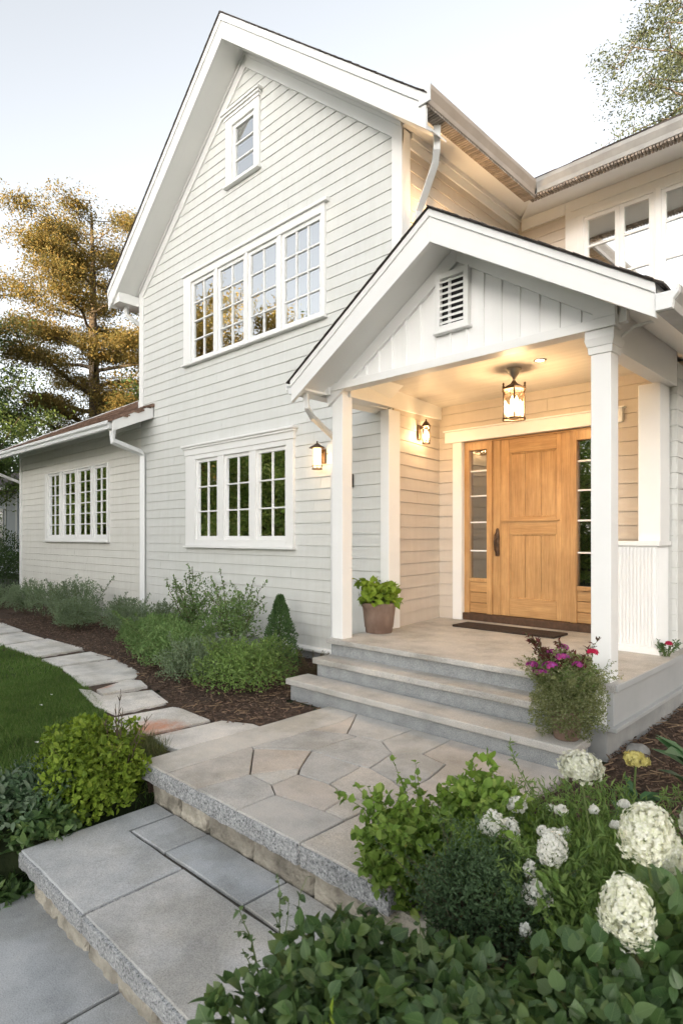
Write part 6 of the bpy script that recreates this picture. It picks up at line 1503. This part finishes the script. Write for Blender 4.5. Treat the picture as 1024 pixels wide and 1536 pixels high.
# unseen evergreens added behind the camera to keep low sun off house and garden
SP = np.array([0.25, -0.97]); PP_ = np.array([0.97, 0.25]); eg = None
r = rng(540)
for i, (s_, p_, sc) in enumerate([(42.0 + (2.6 if k_ % 2 else 0), -17.0 + 2.25 * k_, 1.06) for k_ in range(11)] + []):
    q = SP * s_ + PP_ * p_
    if eg is None:
        eg = plant('sun_blocker_tree', (q[0], q[1], -0.4), 'tall dense tree added out of view to keep the low sun off the house', 'sun_blocker_tree', 'unseen evergreens added to shade the front garden')
        n = 15000; t = r.random(n) ** 0.8; a = r.uniform(0, 2 * np.pi, n); rad = (2.3 * (1 - t ** 2.2) ** 0.8 + 0.1) * (0.35 + 0.65 * np.sqrt(r.random(n))) * (1 + 0.12 * np.sin(a * 4 + t * 14))
        P = np.stack([q[0] + rad * np.cos(a), q[1] + rad * np.sin(a), -0.4 + 0.2 + t * 14.4], 1)
        D = np.stack([np.cos(a), np.sin(a), np.full(n, 0.3)], 1) + r.normal(0, 0.4, (n, 3)); Nn = np.stack([np.cos(a), np.sin(a), np.full(n, 0.6)], 1) + r.normal(0, 0.5, (n, 3))
        np_mesh('crown', *leaves(P, D, Nn, 0.55 * r.uniform(0.6, 1.2, n), 0.30 * r.uniform(0.6, 1.2, n)), M['leaf_dark'], eg)
        mb = MB(); mb.tube([(q[0], q[1], -0.6), (q[0], q[1], 11.5)], [0.3, 0.04], 8); mb.build('trunk', M['bark'], eg)
    else:
        c_ = eg.copy(); C.objects.link(c_); c_.location = (q[0], q[1], -0.4); c_.rotation_euler = (0, 0, i * 1.3); c_.scale = (sc, sc, sc)
        for ch in list(eg.children):
            d_ = ch.copy(); C.objects.link(d_); d_.parent = c_

# ------------------------------------------------------------------ neighbouring house at the far left
nb = empty('neighbouring_house', (-29.5, 10.0, 0), 'pale neighbouring house glimpsed at the far left beyond the wing', 'house')
M['pale_blue'] = surf('pale_blue_siding', (0.50, 0.55, 0.60), (0.56, 0.60, 0.64), 2, 0.6, 0.05, 40, 0.003)
npl = Plane((0, 8.4, 0), (1, 0, 0), (0, -1, 0))
mb = MB(); clap(mb, npl, 0.0, 3.4, lambda z: (-34, -26.0), [(-28.75, -27.65, 1.05, 2.6)], 0.2); mb.box(-26.06, -26.0, 8.42, 15, 0, 3.4); mb.box(-34, -33.9, 8.42, 15, 0, 3.4); mb.box(-34, -26, 14.9, 15, 0, 3.4)
mb.prism([(-26.05, 8.42, 3.4), (-26.05, 15, 3.4), (-26.05, 11.7, 4.9)], (0.04, 0, 0)); mb.build('wall', M['pale_blue'], nb)
mb = MB()
for y0, y1, z0, z1 in ((7.8, 11.7, 3.35, 5.05), (15.6, 11.7, 3.35, 5.05)): mb.prism([(-34.4, y0, z0), (-34.4, y1, z1), (-34.4, y1, z1 + 0.1), (-34.4, y0, z0 + 0.1)], (8.9, 0, 0))
mb.build('roof', M['shingle'], nb)
mb = MB(); mb.box(-34.4, -25.5, 7.72, 7.80, 3.27, 3.44); mb.box(-26.16, -25.99, 8.37, 8.39, 0, 3.4); mb.box(-27.4, -27.28, 8.36, 8.38, 0, 3.4); mb.build('trim', M['trim'], nb)
window(npl, (-28.8, -27.6, 1.0, 2.65), [(-28.65, -27.75, 1.15, 2.5)], 2, 2, nb, 'pane_low')
